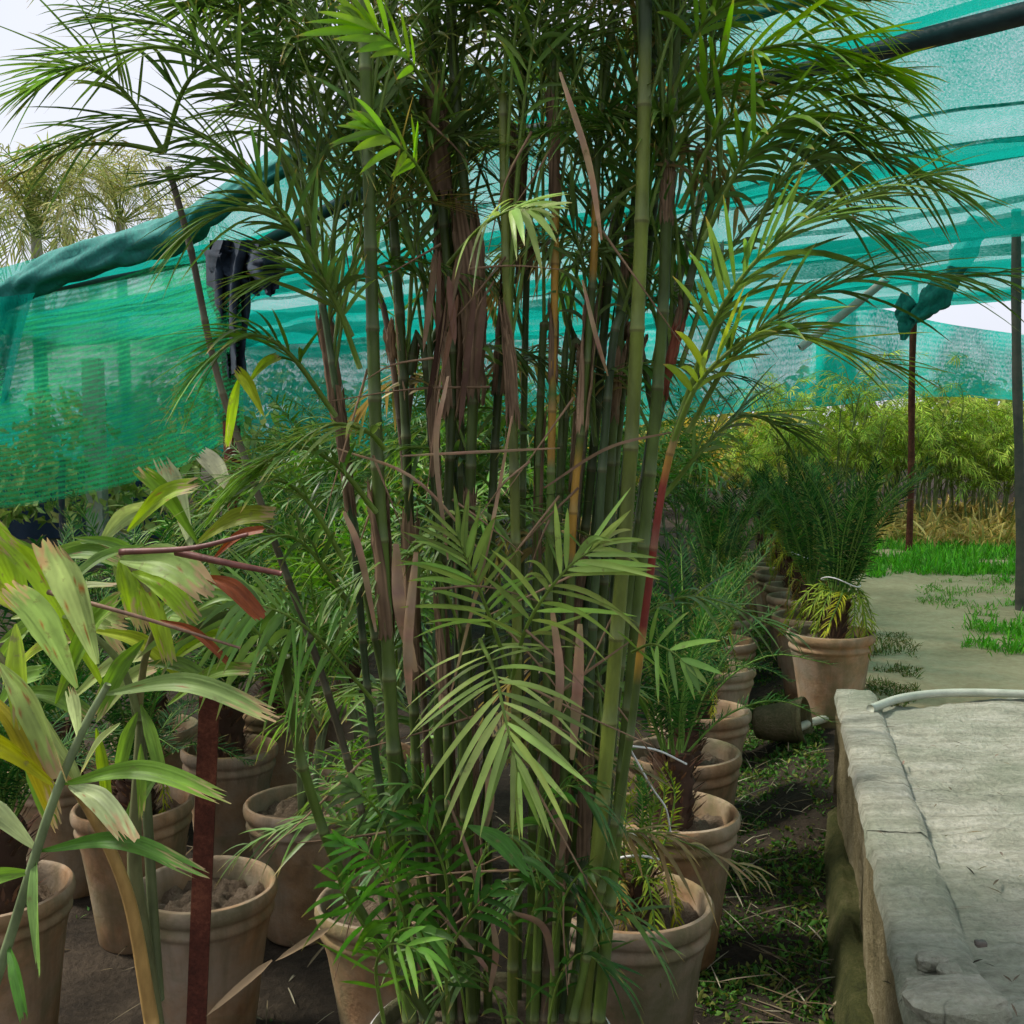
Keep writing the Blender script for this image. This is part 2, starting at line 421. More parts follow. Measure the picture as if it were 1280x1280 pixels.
BROWN = np.array([0.20, 0.12, 0.06])
def strips(mb, base, d, nr, L, W, droop, col, rows=6, fold=.3, tip=0.0, taper=3.0, curl=0.0):
    """leaf blades: base n x 3, direction, face normal, length, width, droop, colour n x 3"""
    base = np.asarray(base, float); n = len(base); d = nrm(d)
    L = np.broadcast_to(np.asarray(L, float), (n,)); W = np.broadcast_to(np.asarray(W, float), (n,))
    droop = np.broadcast_to(np.asarray(droop, float), (n,)); col = np.broadcast_to(np.asarray(col, float), (n, 3))
    t = np.linspace(0, 1, rows + 1)
    dn = np.array([0, 0, -1.0])
    Ld = L / np.sqrt(1 + droop ** 2 * .8)
    P = base[:, None] + d[:, None] * (Ld[:, None] * t)[..., None] + dn * (droop * Ld)[:, None, None] * (t ** 2)[None, :, None]
    T = nrm(d[:, None] + dn * (2 * droop)[:, None, None] * t[None, :, None])
    nr = np.asarray(nr, float)[:, None] - (np.asarray(nr, float)[:, None] * T).sum(-1, keepdims=True) * T
    nr = nrm(nr); S = np.cross(T, nr)
    prof = (.22 + .78 * np.clip(t / .22, 0, 1) ** .7) * np.clip(1 - t ** taper, 0, 1) ** .75
    prof[-1] = .03
    hw = (W[:, None] * prof / 2)[..., None]
    off = curl * hw
    V = np.stack([P + S * hw + nr * hw * fold, P - nr * off, P - S * hw + nr * hw * fold], 2)
    k = rows + 1
    b = (np.arange(n) * k * 3)[:, None]; r = (np.arange(rows) * 3)[None]
    q1 = np.stack([b + r, b + r + 1, b + r + 4, b + r + 3], -1).reshape(-1, 4)
    q2 = np.stack([b + r + 1, b + r + 2, b + r + 5, b + r + 4], -1).reshape(-1, 4)
    C = np.repeat(np.repeat(col[:, None], k, 1)[:, :, None], 3, 2).copy()
    C[:, :, 1] *= 1.12
    if tip > 0:
        st = 1 - tip * RNG.uniform(.1, 1.6, n)
        m = np.clip((t[None] - st[:, None]) / .06, 0, 1)[..., None, None]
        C = C * (1 - m) + BROWN * 1.4 * m
    mb.add(V.reshape(-1, 3), np.vstack([q1, q2]), None, C.reshape(-1, 3))

def jit(col, n, amt=.22):
    c = np.tile(np.asarray(col, float), (n, 1)); g = RNG.normal(0, amt, (n, 1))
    return np.clip(c * (1 + g) * (1 + RNG.normal(0, .06, (n, 3))), .004, .9)

def frond_geo(pts, n=24, ll=.25, lw=.016, col=(.06, .12, .025), droop=.35, start=.2, a0=65, a1=18, lift=.25,
              roll=0.0, rr=.006, tip=.05, rows=6, rcol=(.12, .17, .05), normal=None, jitter=1.0, taper=3.0, steps=16):
    """pinnate leaf along a curved rachis; returns the midrib MB and arguments of the blades"""
    C = spline(pts, steps); T = nrm(np.gradient(C, axis=0))
    rm = MB(); tube(rm, C, np.linspace(rr, rr * .3, steps), 5, np.asarray(rcol))
    ts = np.linspace(start, 1.0, n)
    if jitter: ts = np.clip(ts + RNG.normal(0, .25 * (1 - start) / n, n), start, 1)
    x = ts * (steps - 1); i = np.minimum(x.astype(int), steps - 2); f = (x - i)[:, None]
    B = C[i] * (1 - f) + C[i + 1] * f; TT = nrm(T[i] * (1 - f) + T[i + 1] * f)
    nv = np.asarray(normal, float) if normal is not None else UP
    nn = np.tile(nv, (n, 1)); flat = np.abs((nn * TT).sum(-1)) > .97
    nn[flat] = nrm(nn[flat] + np.array([.2, -.4, 0]))
    nn = nrm(nn - (nn * TT).sum(-1, keepdims=True) * TT); ss = np.cross(TT, nn)
    if roll:
        cr, sr = math.cos(roll), math.sin(roll); nn, ss = nn * cr + ss * sr, ss * cr - nn * sr
    u = (ts - start) / (1 - start)
    ang = np.radians(a0 + (a1 - a0) * u ** 1.3)
    out = []
    for sgn in (1, -1):
        a = ang + RNG.normal(0, .13 * jitter, n)
        li = lift + RNG.normal(0, .2 * jitter, n)
        d = TT * np.cos(a)[:, None] + ss * (sgn * np.sin(a))[:, None] + nn * li[:, None]
        prof = .45 + .55 * np.sin(np.pi * np.clip(u * .8 + .18, 0, 1))
        Ls = ll * prof * RNG.uniform(1 - .3 * jitter, 1 + .14 * jitter, n)
        Ws = lw * (.75 + .25 * prof) * RNG.uniform(.7, 1.2, n)
        dr = droop * RNG.uniform(.2, 2.0, n)
        out.append((B, nrm(d), nn, Ls, Ws, dr))
    cat = [np.concatenate([out[0][k], out[1][k]]) for k in range(6)]
    return rm, cat, jit(col, 2 * n), rows, tip, taper
def frond(name, parent, mat, pts, split=False, **kw):
    rm, (B, d, nn, Ls, Ws, dr), cols, rows, tip, taper = frond_geo(pts, **kw)
    if not split:
        strips(rm, B, d, nn, Ls, Ws, dr, cols, rows, tip=tip, taper=taper)
        return rm.build(name, mat, parent)
    o = rm.build(name, mat, parent)
    for i in range(len(B)):
        b = MB(); strips(b, B[i:i + 1], d[i:i + 1], nn[i:i + 1], Ls[i:i + 1], Ws[i:i + 1], dr[i:i + 1], cols[i:i + 1], rows + 2, tip=tip, taper=taper)
        b.build('leaflet', mat, o)
    return o

# ------------------------------------------------------------------ the setting: ground
def sstep(x, a, b):
    t = np.clip((np.asarray(x, float) - a) / (b - a), 0, 1); return t * t * (3 - 2 * t)
def gz(x, y):
    s = x * RS[0] + y * RS[1]
    base = .13 * sstep(s, -.12, .22) * sstep(y, 3.0, 4.2)
    return float(base)
def gzn(x, y):
    return gz(x, y) + .022 * fbm(x, y, 0, 2.2, 5) + .008 * fbm(x, y, 3, 11.0, 3)
def axis(lo, hi, step, far, k):
    a = list(np.arange(lo, hi + 1e-6, step)); g = step
    x = hi
    while x < far: g *= k; x += g; a.append(x)
    g = step; x = lo; pre = []
    while x > -far: g *= k; x -= g; pre.append(x)
    return np.array(pre[::-1] + a)
gx, gy = axis(-4.0, 4.5, .055, 400, 1.35), axis(.8, 9.5, .055, 400, 1.35)
G = np.zeros((len(gy), len(gx), 3))
for i, y in enumerate(gy):
    for j, x in enumerate(gx):
        G[i, j] = (x, y, gzn(x, y) if abs(x) < 30 and -5 < y < 40 else gz(x, y))
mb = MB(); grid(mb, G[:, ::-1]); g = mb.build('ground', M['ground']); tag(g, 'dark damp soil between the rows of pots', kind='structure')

# beaten earth path beyond the slab
def pxpoly(pts, z): return [onz(px, py, z)[:2] for px, py in pts]
left_e = pxpoly([(1045, 688), (1040, 712), (1040, 745), (1040, 790), (1040, 830), (1040, 880), (1040, 960)], .14)
right_e = pxpoly([(1300, 690), (1380, 722), (1400, 765), (1450, 800), (1500, 850), (1600, 900), (1750, 960)], .14)
le, re_ = spline([(*p, 0) for p in left_e], 70), spline([(*p, 0) for p in right_e], 70)
V = np.zeros((70, 40, 3))
for i in range(70):
    for j in range(40):
        f = j / 39; p = le[i] * (1 - f) + re_[i] * f
        wv = .16 * fbm(p[0], p[1], 7, 1.6, 3) * max(0, abs(f - .5) * 2 - .6)
        x, y = p[0] + wv, p[1]
        edge = min(f, 1 - f)
        V[i, j] = (x, y, gz(x, y) + .035 + .022 * fbm(x, y, 0, 1.5, 4) - .09 * max(0, 1 - edge / .1) ** 1.5)
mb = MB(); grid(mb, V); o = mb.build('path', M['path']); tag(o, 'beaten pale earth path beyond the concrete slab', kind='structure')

# ------------------------------------------------------------------ concrete wall and slab
ZT = .55
w_far, w_near = onz(1045, 862, ZT), onz(1115, 1170, ZT)
wd = nrm(w_near - w_far); wside = np.array([-wd[1], wd[0], 0.0])      # to the +X side
if wside[0] < 0: wside = -wside
wall = thing('retaining_wall', 'low concrete retaining wall with mossy weathered side along the slab', 'wall')
def wall_point(s, off, z):
    p = w_far + wd * s + wside * off; return np.array([p[0], p[1], z])
nS = 110; LEN = 5.6
prof = [(.004, 0.0), (0.0, .15), (.004, .30), (.0, .44), (-.006, .50), (.004, ZT - .012)]
V = np.zeros((nS, len(prof) + 1, 3))
for i in range(nS):
    s = LEN * i / (nS - 1)
    for j, (o_, z_) in enumerate(prof + [(.02, ZT - .03)]):
        p = wall_point(s, o_ + .012 + .018 * fbm(s, z_ * 2, 1, 2.5, 4) + .012 * fbm(s, z_, 5, 14, 3), z_)
        V[i, j] = p
mb = MB(); grid(mb, V[:, ::-1])
# far end face
E = np.zeros((6, 5, 3))
for i in range(6):
    for j in range(5):
        E[i, j] = wall_point(-.004 + .012 * fbm(i, j, 2, .8, 2), .16 * j / 4, (ZT - .03) * i / 5)
grid(mb, E)
mb.build('side_face', M['wall'], wall)
# coping blocks: broken lengths of the wall top with uneven joints
cuts = [-.02, .42, .93, 1.45, 2.05, 2.75, 3.6, 4.6, 5.6]
for a, b in zip(cuts[:-1], cuts[1:]):
    n1, n2 = max(6, int((b - a) / .045)), 9
    V = np.zeros((n1, n2, 3)); dz = random.uniform(-.006, .006)
    for i in range(n1):
        s = a - .004 + (b - a + .008) * i / (n1 - 1)
        for j in range(n2):
            f = j / (n2 - 1); off = -.004 + .152 * f
            z = ZT + dz * .5 + .008 * fbm(s, off, 4, 5, 4) + .004 * fbm(s, off, 9, 26, 3)
            if j == 0: z -= .034; off = -.006
            if j == 1: z -= .003; off = .004 - .012 * abs(fbm(s, 0, 13, 8, 3))
            if i in (0, n1 - 1): z -= .004
            if j == n2 - 1: z -= .014
            V[i, j] = wall_point(s, off + .010 * fbm(s, 0, 8, 7, 3) * (j <= 1), z)
    mb = MB(); grid(mb, V); mb.build('coping', M['concrete'], wall)
# mossy footing
V = np.zeros((nS, 7, 3))
for i in range(nS):
    s = .15 + (LEN - .2) * i / (nS - 1)
    for j in range(7):
        f = j / 6; off = .03 - .105 * f
        z = (.13 if f < .6 else .13 * (1 - (f - .6) / .4 * 1.3)) + .014 * fbm(s, f, 2, 4, 4) + .016 * fbm(s, f, 6, 15, 3)
        V[i, j] = wall_point(s, off + .012 * fbm(s, f, 11, 3, 3), z)
mb = MB(); grid(mb, V[:, ::-1]); mb.build('footing', M['moss'], wall)
# slab
ZS = ZT - .022
e0, e1 = onz(1094, 884, ZS), onz(1300, 868, ZS)
ed = nrm((e1 - e0) * np.array([1, 1, 0]))
nA, nB = 130, 120
V = np.zeros((nA, nB, 3))
for j in range(nB):
    a = 5.0 * (j / (nB - 1)) ** 1.5
    top = e0 + ed * a
    for i in range(nA):
        b = 5.5 * (i / (nA - 1)) ** 1.15
        p = top + wd * b + (wall_point(0, .154, 0) - e0) * np.array([1, 1, 0]) * max(0, 1 - a) * 0
        s_off = np.dot((p - w_far), wside)
        z = ZS + .010 * fbm(p[0], p[1], 0, 3.2, 4) + .012 * fbm(p[0] * .6, p[1] * 2.4, 4, 7, 4) + .003 * fbm(p[0], p[1], 2, 30, 2)
        if i == 0: z -= .25; p = p - wd * .0
        V[i, j] = (p[0], p[1], z)
mb = MB(); grid(mb, V); o = mb.build('slab', M['concrete']); tag(o, 'raised rough concrete slab beside the retaining wall', kind='structure')
# slab end under the edge is closed by an earth bank
mb = MB()
bank = np.zeros((5, 40, 3))
for j in range(40):
    p = e0 + ed * (5.2 * j / 39) - wd * 0
    for i in range(5):
        f = i / 4; q = p - wd * (.02 + .22 * f)
        bank[i, j] = (q[0], q[1], ZS - .05 - (ZS - .17) * f + .02 * fbm(q[0], q[1], 1, 4, 3))
grid(mb, bank); o = mb.build('earth_bank', M['path']); tag(o, 'earth banked against the end of the slab', kind='structure')

def rock(mb, c, s, seed, col=(1, 1, 1), flat=.55):
    rs = np.random.default_rng(seed); n, k = 9, 14
    V = np.zeros((n, k, 3))
    for i in range(n):
        ph = math.pi * i / (n - 1)
        for j in range(k):
            th = 2 * math.pi * j / k
            dvec = np.array([math.sin(ph) * math.cos(th), math.sin(ph) * math.sin(th), math.cos(ph)])
            dq = np.sign(dvec) * np.abs(dvec) ** .62
            V[i, j] = np.asarray(c) + dq * np.asarray(s) * (1 + .22 * mnoise.fractal(Vector(dvec * 1.6 + np.array([seed, 0, 0])), .8, 2, 4))
    i, j = np.meshgrid(np.arange(n - 1), np.arange(k), indexing='ij'); kk = (j + 1) % k
    mb.add(V.reshape(-1, 3), np.stack([i * k + j, (i + 1) * k + j, (i + 1) * k + kk, i * k + kk], -1).reshape(-1, 4), None, col)
rock_specs = [(1195, 1268, (.085, .06, .03), 'large broken flat concrete piece at the crumbling wall corner'),
              (1163, 1208, (.030, .018, .014), 'palm-sized concrete fragment lying on the cracked wall top'),
              (1187, 1222, (.022, .022, .012), 'small angular concrete fragment beside the large broken piece'),
              (1214, 1248, (.016, .018, .010), 'tiny chipped concrete fragment on the slab by the broken corner'),
              (1226, 1183, (.012, .008, .006), 'dark little stone lying on the slab near the crack')]
for k, (px, py, s, lab) in enumerate(rock_specs):
    p = onz(px, py, ZT + .005); mb = MB(); rock(mb, (0, 0, 0), s, 31 + k)
    o = mb.build('concrete_fragment', M['concrete'] if k < 4 else M['steel'], smooth=False); o.location = (p[0], p[1], ZT + .008 + s[2] * .5)
    tag(o, lab, 'rubble', 'rubble on the broken wall end')
# pale pipe along the slab end, its end running down to the fallen pot
mb = MB()
pp = [onz(1088, 886, ZS + .03), onz(1130, 872, ZS + .03), onz(1190, 866, ZS + .03), onz(1290, 868, ZS + .03), onz(1500, 880, ZS + .03)]
tube(mb, spline(pp, 40), .016, 10); o = mb.build('hose', M['plastic']); tag(o, 'pale plastic hose lying along the far edge of the slab', 'hose')
mb = MB()
tube(mb, spline([onz(994, 912, .16), onz(1012, 904, .17), onz(1045, 894, .19)], 12), .02, 10)
o = mb.build('pipe_stub', M['plastic']); tag(o, 'short grey pipe poking out of the wall end by the fallen pot', 'pipe')

# ------------------------------------------------------------------ shade house
EDIR = nrm(np.array([1.97, -1.75, 0])); UDIR = -EDIR            # along the roof edge, to the far left
VDIR = np.array([-UDIR[1] * -1, UDIR[0] * -1, 0]); VDIR = np.array([.664, .747, 0])
P0 = np.array([0, 5.1, 3.3])
def uv2w(u, v, z): p = P0 + UDIR * u + VDIR * v; return np.array([p[0], p[1], z])
BEAMS = [.84, 3.0, 5.2, 7.2, 9.0]
def roof_z(u, v):
    z0 = 3.3 - .36 * float(sstep(u, 1.0, 3.6)) * float(1 - sstep(v, 0, 3.5)) - .012 * v
    ph = 0
    bl = [0.0] + BEAMS + [13.5]
    for a, b in zip(bl[:-1], bl[1:]):
        if a <= v <= b: ph = math.sin(math.pi * (v - a) / (b - a)) * min(.34, .15 * (b - a))
    return z0 - ph + .05 * fbm(u * .5, v, 0, .9, 3) + .03 * math.sin(v * 9 + .8 * math.sin(u * .7))
roof = thing('shade_roof', 'sagging teal shade net roof over the rows of potted plants', 'net roof', (0, 0, 0))
bl = [0.0] + BEAMS
for a, b in zip(bl[:-1], bl[1:]):
    nu, nv = 70, max(8, int((b - a) * 10)); V = np.zeros((nv, nu, 3))
    for i in range(nv):
        v = a + (b - a) * i / (nv - 1)
        for j in range(nu):
            u = -9 + 23 * j / (nu - 1); V[i, j] = uv2w(u, v, roof_z(u, v) + .06)
    mb = MB(); grid(mb, V); me = mb.mesh('net_panel', M['net_roof']); grid_uv(me, nv, nu); link('net_panel', me, roof)
for k, (v0, wd_, sk) in enumerate(((8.0, .3, .01), (1.4, .05, .012), (1.8, .16, -.01), (2.25, .10, .02), (2.6, .30, .0), (3.5, .12, -.015), (3.9, .35, .01), (4.5, .08, .0), (5.6, .5, .012), (6.5, .16, -.01))):
    V = np.zeros((4, 120, 3))
    for j in range(120):
        u = -9 + 23 * j / 119; ww = wd_ * max(.12, .75 + 1.1 * fbm(u, v0, 5, .35, 3)); c0 = v0 + sk * u + .12 * fbm(u, v0, 0, .4, 3)
        for i in range(4):
            v = c0 + ww * (i / 3 - .5); V[i, j] = uv2w(u, v, roof_z(u, v) + .04 + .015 * (i in (1, 2)) )
    mb = MB(); grid(mb, V); me = mb.mesh('seam', M['net_seam'] if k % 3 else M['net_roof']); grid_uv(me, 4, 120); link('seam', me, roof)
names = ['first', 'second', 'third', 'fourth', 'fifth']
for k, v in enumerate(BEAMS):
    us = np.linspace(-9, 13, 60)
    pts = [uv2w(u, v, 3.3 - .36 * float(sstep(u, 1.0, 3.6)) * float(1 - sstep(v, 0, 3.5)) - .012 * v + .02 * math.sin(u * .9 + k)) for u in us]
    mb = MB(); tube(mb, pts, .048 if k == 0 else .03, 10, (1, 1, 1)); o = mb.build('roof_beam', M['beam'])
    tag(o, f'dark roof pipe carrying the shade net, {names[k]} behind the open front edge', 'roof beam', 'pipes under the shade net')

# rolled net along the open edge: photo points on the vertical plane of the edge
def onedge(px, py, off=0.0): return onplane(px, py, P0 + VDIR * off, VDIR)
roll_px = [(-260, 470, .13), (-120, 420, .13), (0, 374, .12), (60, 342, .125), (150, 312, .125), (222, 291, .11), (262, 262, .09), (330, 222, .06), (430, 166, .045), (560, 118, .04), (700, 82, .035), (840, 42, .035), (960, 8, .035), (1150, -50, .035)]
def folded_roll(ctr, rr, sides=26, amp=1.0, tw=.32):
    n = len(ctr); mb = MB(); T = nrm(np.gradient(ctr, axis=0)); A = nrm(np.cross(T, np.array([.1, -.9, .4]))); Bv = np.cross(A, T)
    V = np.zeros((n, sides, 3))
    for i in range(n):
        for j in range(sides):
            th = 2 * math.pi * j / sides
            r_ = rr[i] * (1 + amp * (.13 * math.sin(th * 4 + i * tw) + .08 * math.sin(th * 7 - i * tw * 1.7) + .16 * fbm(i * .12, math.cos(th), math.sin(th), 1.2, 3)))
            V[i, j] = ctr[i] + A[i] * math.cos(th) * r_ + Bv[i] * math.sin(th) * r_
    i, j = np.meshgrid(np.arange(n - 1), np.arange(sides), indexing='ij'); k_ = (j + 1) % sides
    mb.add(V.reshape(-1, 3), np.stack([i * sides + j, (i + 1) * sides + j, (i + 1) * sides + k_, i * sides + k_], -1).reshape(-1, 4))
    return mb
rr_ = np.interp(np.linspace(0, 1, 150), np.linspace(0, 1, len(roll_px)), [c for _, _, c in roll_px])
o = folded_roll(spline([onedge(a, b) for a, b, _ in roll_px], 150), rr_).build('rolled_net', M['net_roll']); tag(o, 'teal net bunched into a thick roll along the open roof edge', 'net roll')
# sagging side curtain
top_px = [(-330, 500), (-60, 402), (30, 372), (130, 352), (222, 322), (275, 305), (300, 300)]
bot_px = [(-330, 690), (-60, 642), (30, 632), (130, 612), (222, 585), (275, 556), (305, 545)]
nc, nr_ = 90, 46
tp, bt = spline([(a, b, 0) for a, b in top_px], nc), spline([(a, b, 0) for a, b in bot_px], nc)
V = np.zeros((nr_, nc, 3))
for i in range(nr_):
    t = i / (nr_ - 1)
    for j in range(nc):
        q = tp[j] * (1 - t) + bt[j] * t
        bul = -.30 * math.sin(math.pi * t) - .05 * fbm(j * .12, t * 3, 0, 1, 3) - .035 * math.sin(t * 11 + j * .05) * math.sin(math.pi * t)
        V[i, j] = onedge(q[0], q[1], .05 + bul)
mb = MB(); grid(mb, V); me = mb.mesh('net_curtain', M['net_side']); grid_uv(me, nr_, nc); o = link('net_curtain', me)
tag(o, 'green see-through net curtain sagging below the rolled net', 'net curtain')
# loose flap hanging from the roll
V = np.zeros((24, 20, 3))
for i in range(24):
    t = i / 23
    for j in range(20):
        f = j / 19; x0, x1 = -70, 44 - 34 * t ** .8
        V[i, j] = onedge(x0 + (x1 - x0) * f, 380 - 14 * f + (128 + 10 * math.sin(f * 9)) * t, -.22 + .06 * math.sin(f * 16 + t * 2) * (.3 + t))
mb = MB(); grid(mb, V); me = mb.mesh('net_flap', M['net_seam']); grid_uv(me, 24, 20); o = link('net_flap', me)
tag(o, 'folded dark teal flap hanging off the net roll', 'net flap')
# back curtain, hung between poles at the far end
YB = 17.0
def curtain(name, label, xs, tops, bots, Y, mat, nc=90, nr=20, amp=.15):
    t_ = spline(list(zip(xs, tops, [0] * len(xs))), nc); b_ = spline(list(zip(xs, bots, [0] * len(xs))), nc)
    V = np.zeros((nr, nc, 3))
    for i in range(nr):
        f = i / (nr - 1)
        for j in range(nc):
            q = t_[j] * (1 - f) + b_[j] * f
            V[i, j] = at(q[0], q[1], Y + amp * math.sin(j * .55 + f * 2) + .2 * fbm(j * .1, f, 0, 1, 2))
    mb = MB(); grid(mb, V); me = mb.mesh(name, mat); grid_uv(me, nr, nc); o = link(name, me); tag(o, label, 'net curtain', 'nets closing the far end')
curtain('net_curtain', 'long teal net closing the far end of the shade house', [-200, 200, 420, 640, 860, 980, 1070], [392, 385, 390, 385, 392, 380, 372], [600, 575, 566, 556, 522, 512, 505], YB, M['net_back'])
curtain('net_curtain', 'slanting bright teal net hung above the shrubs past the path', [1020, 1090, 1180, 1290, 1420], [385, 384, 404, 420, 440], [510, 502, 496, 502, 516], 14.5, M['net_back'], 50, 16, .08)
# net bundled round a strut
c = spline([at(1222, 272, 9.5), at(1204, 320, 9.5), at(1172, 368, 9.5), at(1140, 400, 9.5)], 50)
r = np.interp(np.linspace(0, 1, 50), [0, .12, .3, .5, .68, .85, 1], [.05, .085, .10, .075, .12, .085, .04])
o = folded_roll(c, r, 22, 1.8, .25).build('bundled_net', M['net_roll']); tag(o, 'bunched teal net tied slantwise under the roof beside the tall post', 'net bundle')
c = spline([at(1130, 366, 9.6), at(1133, 395, 9.6), at(1129, 425, 9.6)], 30)
o = folded_roll(c, np.interp(np.linspace(0, 1, 30), [0, .3, .7, 1], [.03, .09, .07, .02]), 18, 1.8, .3).build('bundled_net', M['net_roll']); tag(o, 'small knot of teal net hanging on the thin rusty post', 'net bundle')
mb = MB(); tube(mb, spline([at(1000, 435, 10), at(1080, 372, 10), at(1112, 345, 10)], 10), .04, 8)
o = mb.build('bamboo_strut', M['pale_concrete']); tag(o, 'pale slanting bamboo strut under the net roof', 'strut')

# posts
def post(name, label, top, bottom, r, mat, group=None, sides=10, wob=.01):
    a, b = np.asarray(bottom, float), np.asarray(top, float)
    C = np.array([a + (b - a) * f + np.array([wob * math.sin(f * 7), wob * math.cos(f * 5), 0]) for f in np.linspace(0, 1, 24)])
    C -= a; mb = MB(); tube(mb, C, r * (1 + .06 * np.sin(np.linspace(0, 25, 24))), sides)
    o = mb.build(name, mat); o.location = a; tag(o, label, 'post', group); return o
def drop(p, z=None): return np.array([p[0], p[1], (gz(p[0], p[1]) if z is None else z) - .05])
q = at(1268, 262, 8.0); b = onz(1276, 768, .13); post('support_post', 'tall dark steel post with a greenish foot beside the grass', (q[0], b[1], q[2]), drop(b), .036, M['steel'], 'posts of the shade house')
b = onz(1136, 694, .13); post('support_post', 'thin rusty post standing in bright grass before the dry plants', (b[0] - .03, b[1], 3.3), drop(b), .038, M['rust'], 'posts of the shade house')
q = onedge(287, 318); post('support_post', 'rusty post wrapped in dark tarp at the net corner', q, drop(q), .055, M['rust'], 'posts of the shade house')
# dark tarp knotted round that post
mb = MB()
def drape(cols, folds, depth, ph):
    """hanging cloth: cols = list of (y, x0, x1) in photo pixels down the hang"""
    nr, nc = 26, 34; V = np.zeros((nr, nc, 3)); yy = [c[0] for c in cols]
    for i in range(nr):
        y = yy[0] + (yy[-1] - yy[0]) * i / (nr - 1); x0 = np.interp(y, yy, [c[1] for c in cols]); x1 = np.interp(y, yy, [c[2] for c in cols])
        for j in range(nc):
            f = j / (nc - 1)
            V[i, j] = onedge(x0 + (x1 - x0) * f + 2.5 * math.sin(i * .5 + j), y + 5 * math.sin(f * 9 + ph) * (i / nr), -.14 - .1 * math.sin(math.pi * f) + depth * math.sin(f * folds + ph + .15 * i) + .03 * fbm(i * .2, j * .25, ph, 1, 3))
    grid(mb, V)
drape([(300, 262, 322), (330, 256, 318), (370, 262, 312), (420, 274, 308), (468, 284, 306)], 16, .06, 0)
drape([(312, 250, 352), (335, 262, 356), (352, 300, 352), (366, 322, 346)], 12, .07, 2)
o = mb.build('dark_tarp', M['tarp']); tag(o, 'dark blue-black tarp knotted round the post at the net corner', 'tarp')
# far concrete posts, thin pole and navy sheet
for px, py, Y, r, lab in ((116, 452, 12.0, .095, 'pale square concrete fence post standing behind the net curtain'), (152, 560, 14.0, .10, 'greyer concrete fence post just past the pale one')):
    p = at(px, py, Y); mb = MB(); box(mb, (0, 0, p[2] / 2 + .0), (r * 2, r * 2, p[2] + .1)); o = mb.build('fence_post', M['pale_concrete'], smooth=False); o.location = (p[0], p[1], -.02); tag(o, lab, 'post')
p = at(78, 600, 9.5); post('thin_pole', 'thin black pole below the sagging net curtain', (p[0], p[1], 1.3), drop(p), .03, M['beam'])
V = np.zeros((10, 60, 3))
for i in range(10):
    for j in range(60):
        x = -14 + 9.0 * j / 59; V[i, j] = (x, 15 + .1 * math.sin(j * .8), -.05 + (1.05 + .05 * math.sin(j * .4)) * i / 9)
mb = MB(); grid(mb, V); o = mb.build('navy_sheet', M['navy']); tag(o, 'long navy plastic sheet fence behind the net curtain', 'fence')

# ------------------------------------------------------------------ pots
def pot_profile(R, H):
    k = H / .45
    return [(R * .62, 0.0), (R * .66, .01), (R * .71, H * .2), (R * .78, H * .45), (R * .86, H * .7), (R * .915, H - .092 * k), (R * .925, H - .082 * k),
            (R * .955, H - .078 * k), (R * .962, H - .07 * k), (R * .952, H - .061 * k), (R * .932, H - .057 * k), (R * .935, H - .048 * k), (R * .96, H - .044 * k),
            (R * .995, H - .036 * k), (R * 1.008, H - .022 * k), (R * 1.0, H - .007 * k), (R * .975, H)]
def rim_profile(R, H):
    rt = .055 * H / .45
    return [(R * .975, H), (R * .94, H + .003), (R * .905, H - .006), (R * .885, H - .03), (R * .86, H - .11)]
POT = {}
def pot_meshes(R, H):
    key = (R, H)
    if key not in POT:
        a = MB(); lathe(a, pot_profile(R, H), 48, wob=.004)
        b = MB(); lathe(b, rim_profile(R, H), 48, wob=.004)
        s = MB(); n, k = 24, 64; V = np.zeros((n, k, 3))
        for i in range(n):
            for j in range(k):
                th = 2 * math.pi * j / k; rr = R * .885 * i / (n - 1) + 1e-4
                x, y = rr * math.cos(th), rr * math.sin(th)
                V[i, j] = (x, y, H - .06 + .026 * fbm(x, y, R, 9, 4) + .02 * fbm(x, y, 4, 30, 4) + .02 * (1 - i / n))
        i, j = np.meshgrid(np.arange(n - 1), np.arange(k), indexing='ij'); kk = (j + 1) % k
        s.add(V.reshape(-1, 3), np.stack([i * k + j, (i + 1) * k + j, (i + 1) * k + kk, i * k + kk], -1).reshape(-1, 4))
        POT[key] = (a.mesh('body', M['pot']), b.mesh('inner_rim', M['pot']), s.mesh('soil', M['soil']))
    return POT[key]
def make_pot(label, loc, R, H, group, rz=0.0, mat=None):
    t = thing('terracotta_pot', label, 'pot', loc, rz, group)
    t.rotation_euler = (random.uniform(-.035, .035), random.uniform(-.035, .035), rz); sv = random.uniform(.96, 1.04); t.scale = (sv, sv, random.uniform(.97, 1.02))
    for nm, me in zip(('body', 'inner_rim', 'soil'), pot_meshes(R, H)): link(nm, me, t)
    return t
def potpos(px, py, H, zg): p = onz(px, py, zg + H); return np.array([p[0], p[1], zg])
R1H = R2H = .45
row1 = [(790, 1120), (841, 1010), (856, 938), (874, 885), (890, 834), (898, 799), (901, 767), (903, 742)]
row1_lab = ['large terracotta pot close behind the cane clump, soil littered with brown frond bases',
            'terracotta pot with sandy soil, second in the row beside the wall, behind the nearest one',
            'terracotta pot third in the row beside the wall, half under dark fronds',
            'terracotta pot fourth in the row, next to the toppled mossy pot',
            'terracotta pot fifth in the row beside the wall', 'terracotta pot sixth in the row beside the wall',
            'terracotta pot seventh in the row beside the wall', 'terracotta pot at the far end of the row beside the wall']
R1POS = []
for k, (px, py) in enumerate(row1):
    p = potpos(px, py, .45, 0.0); p[2] = gz(p[0], p[1]) * .5; R1POS.append(p)
    make_pot(row1_lab[k], p, .205, .45, 'pots in the row nearer the clump', k * 1.3)
row2 = [(1040, 790), (1016, 770), (1004, 743), (993, 731), (984, 715), (974, 706), (956, 694)]
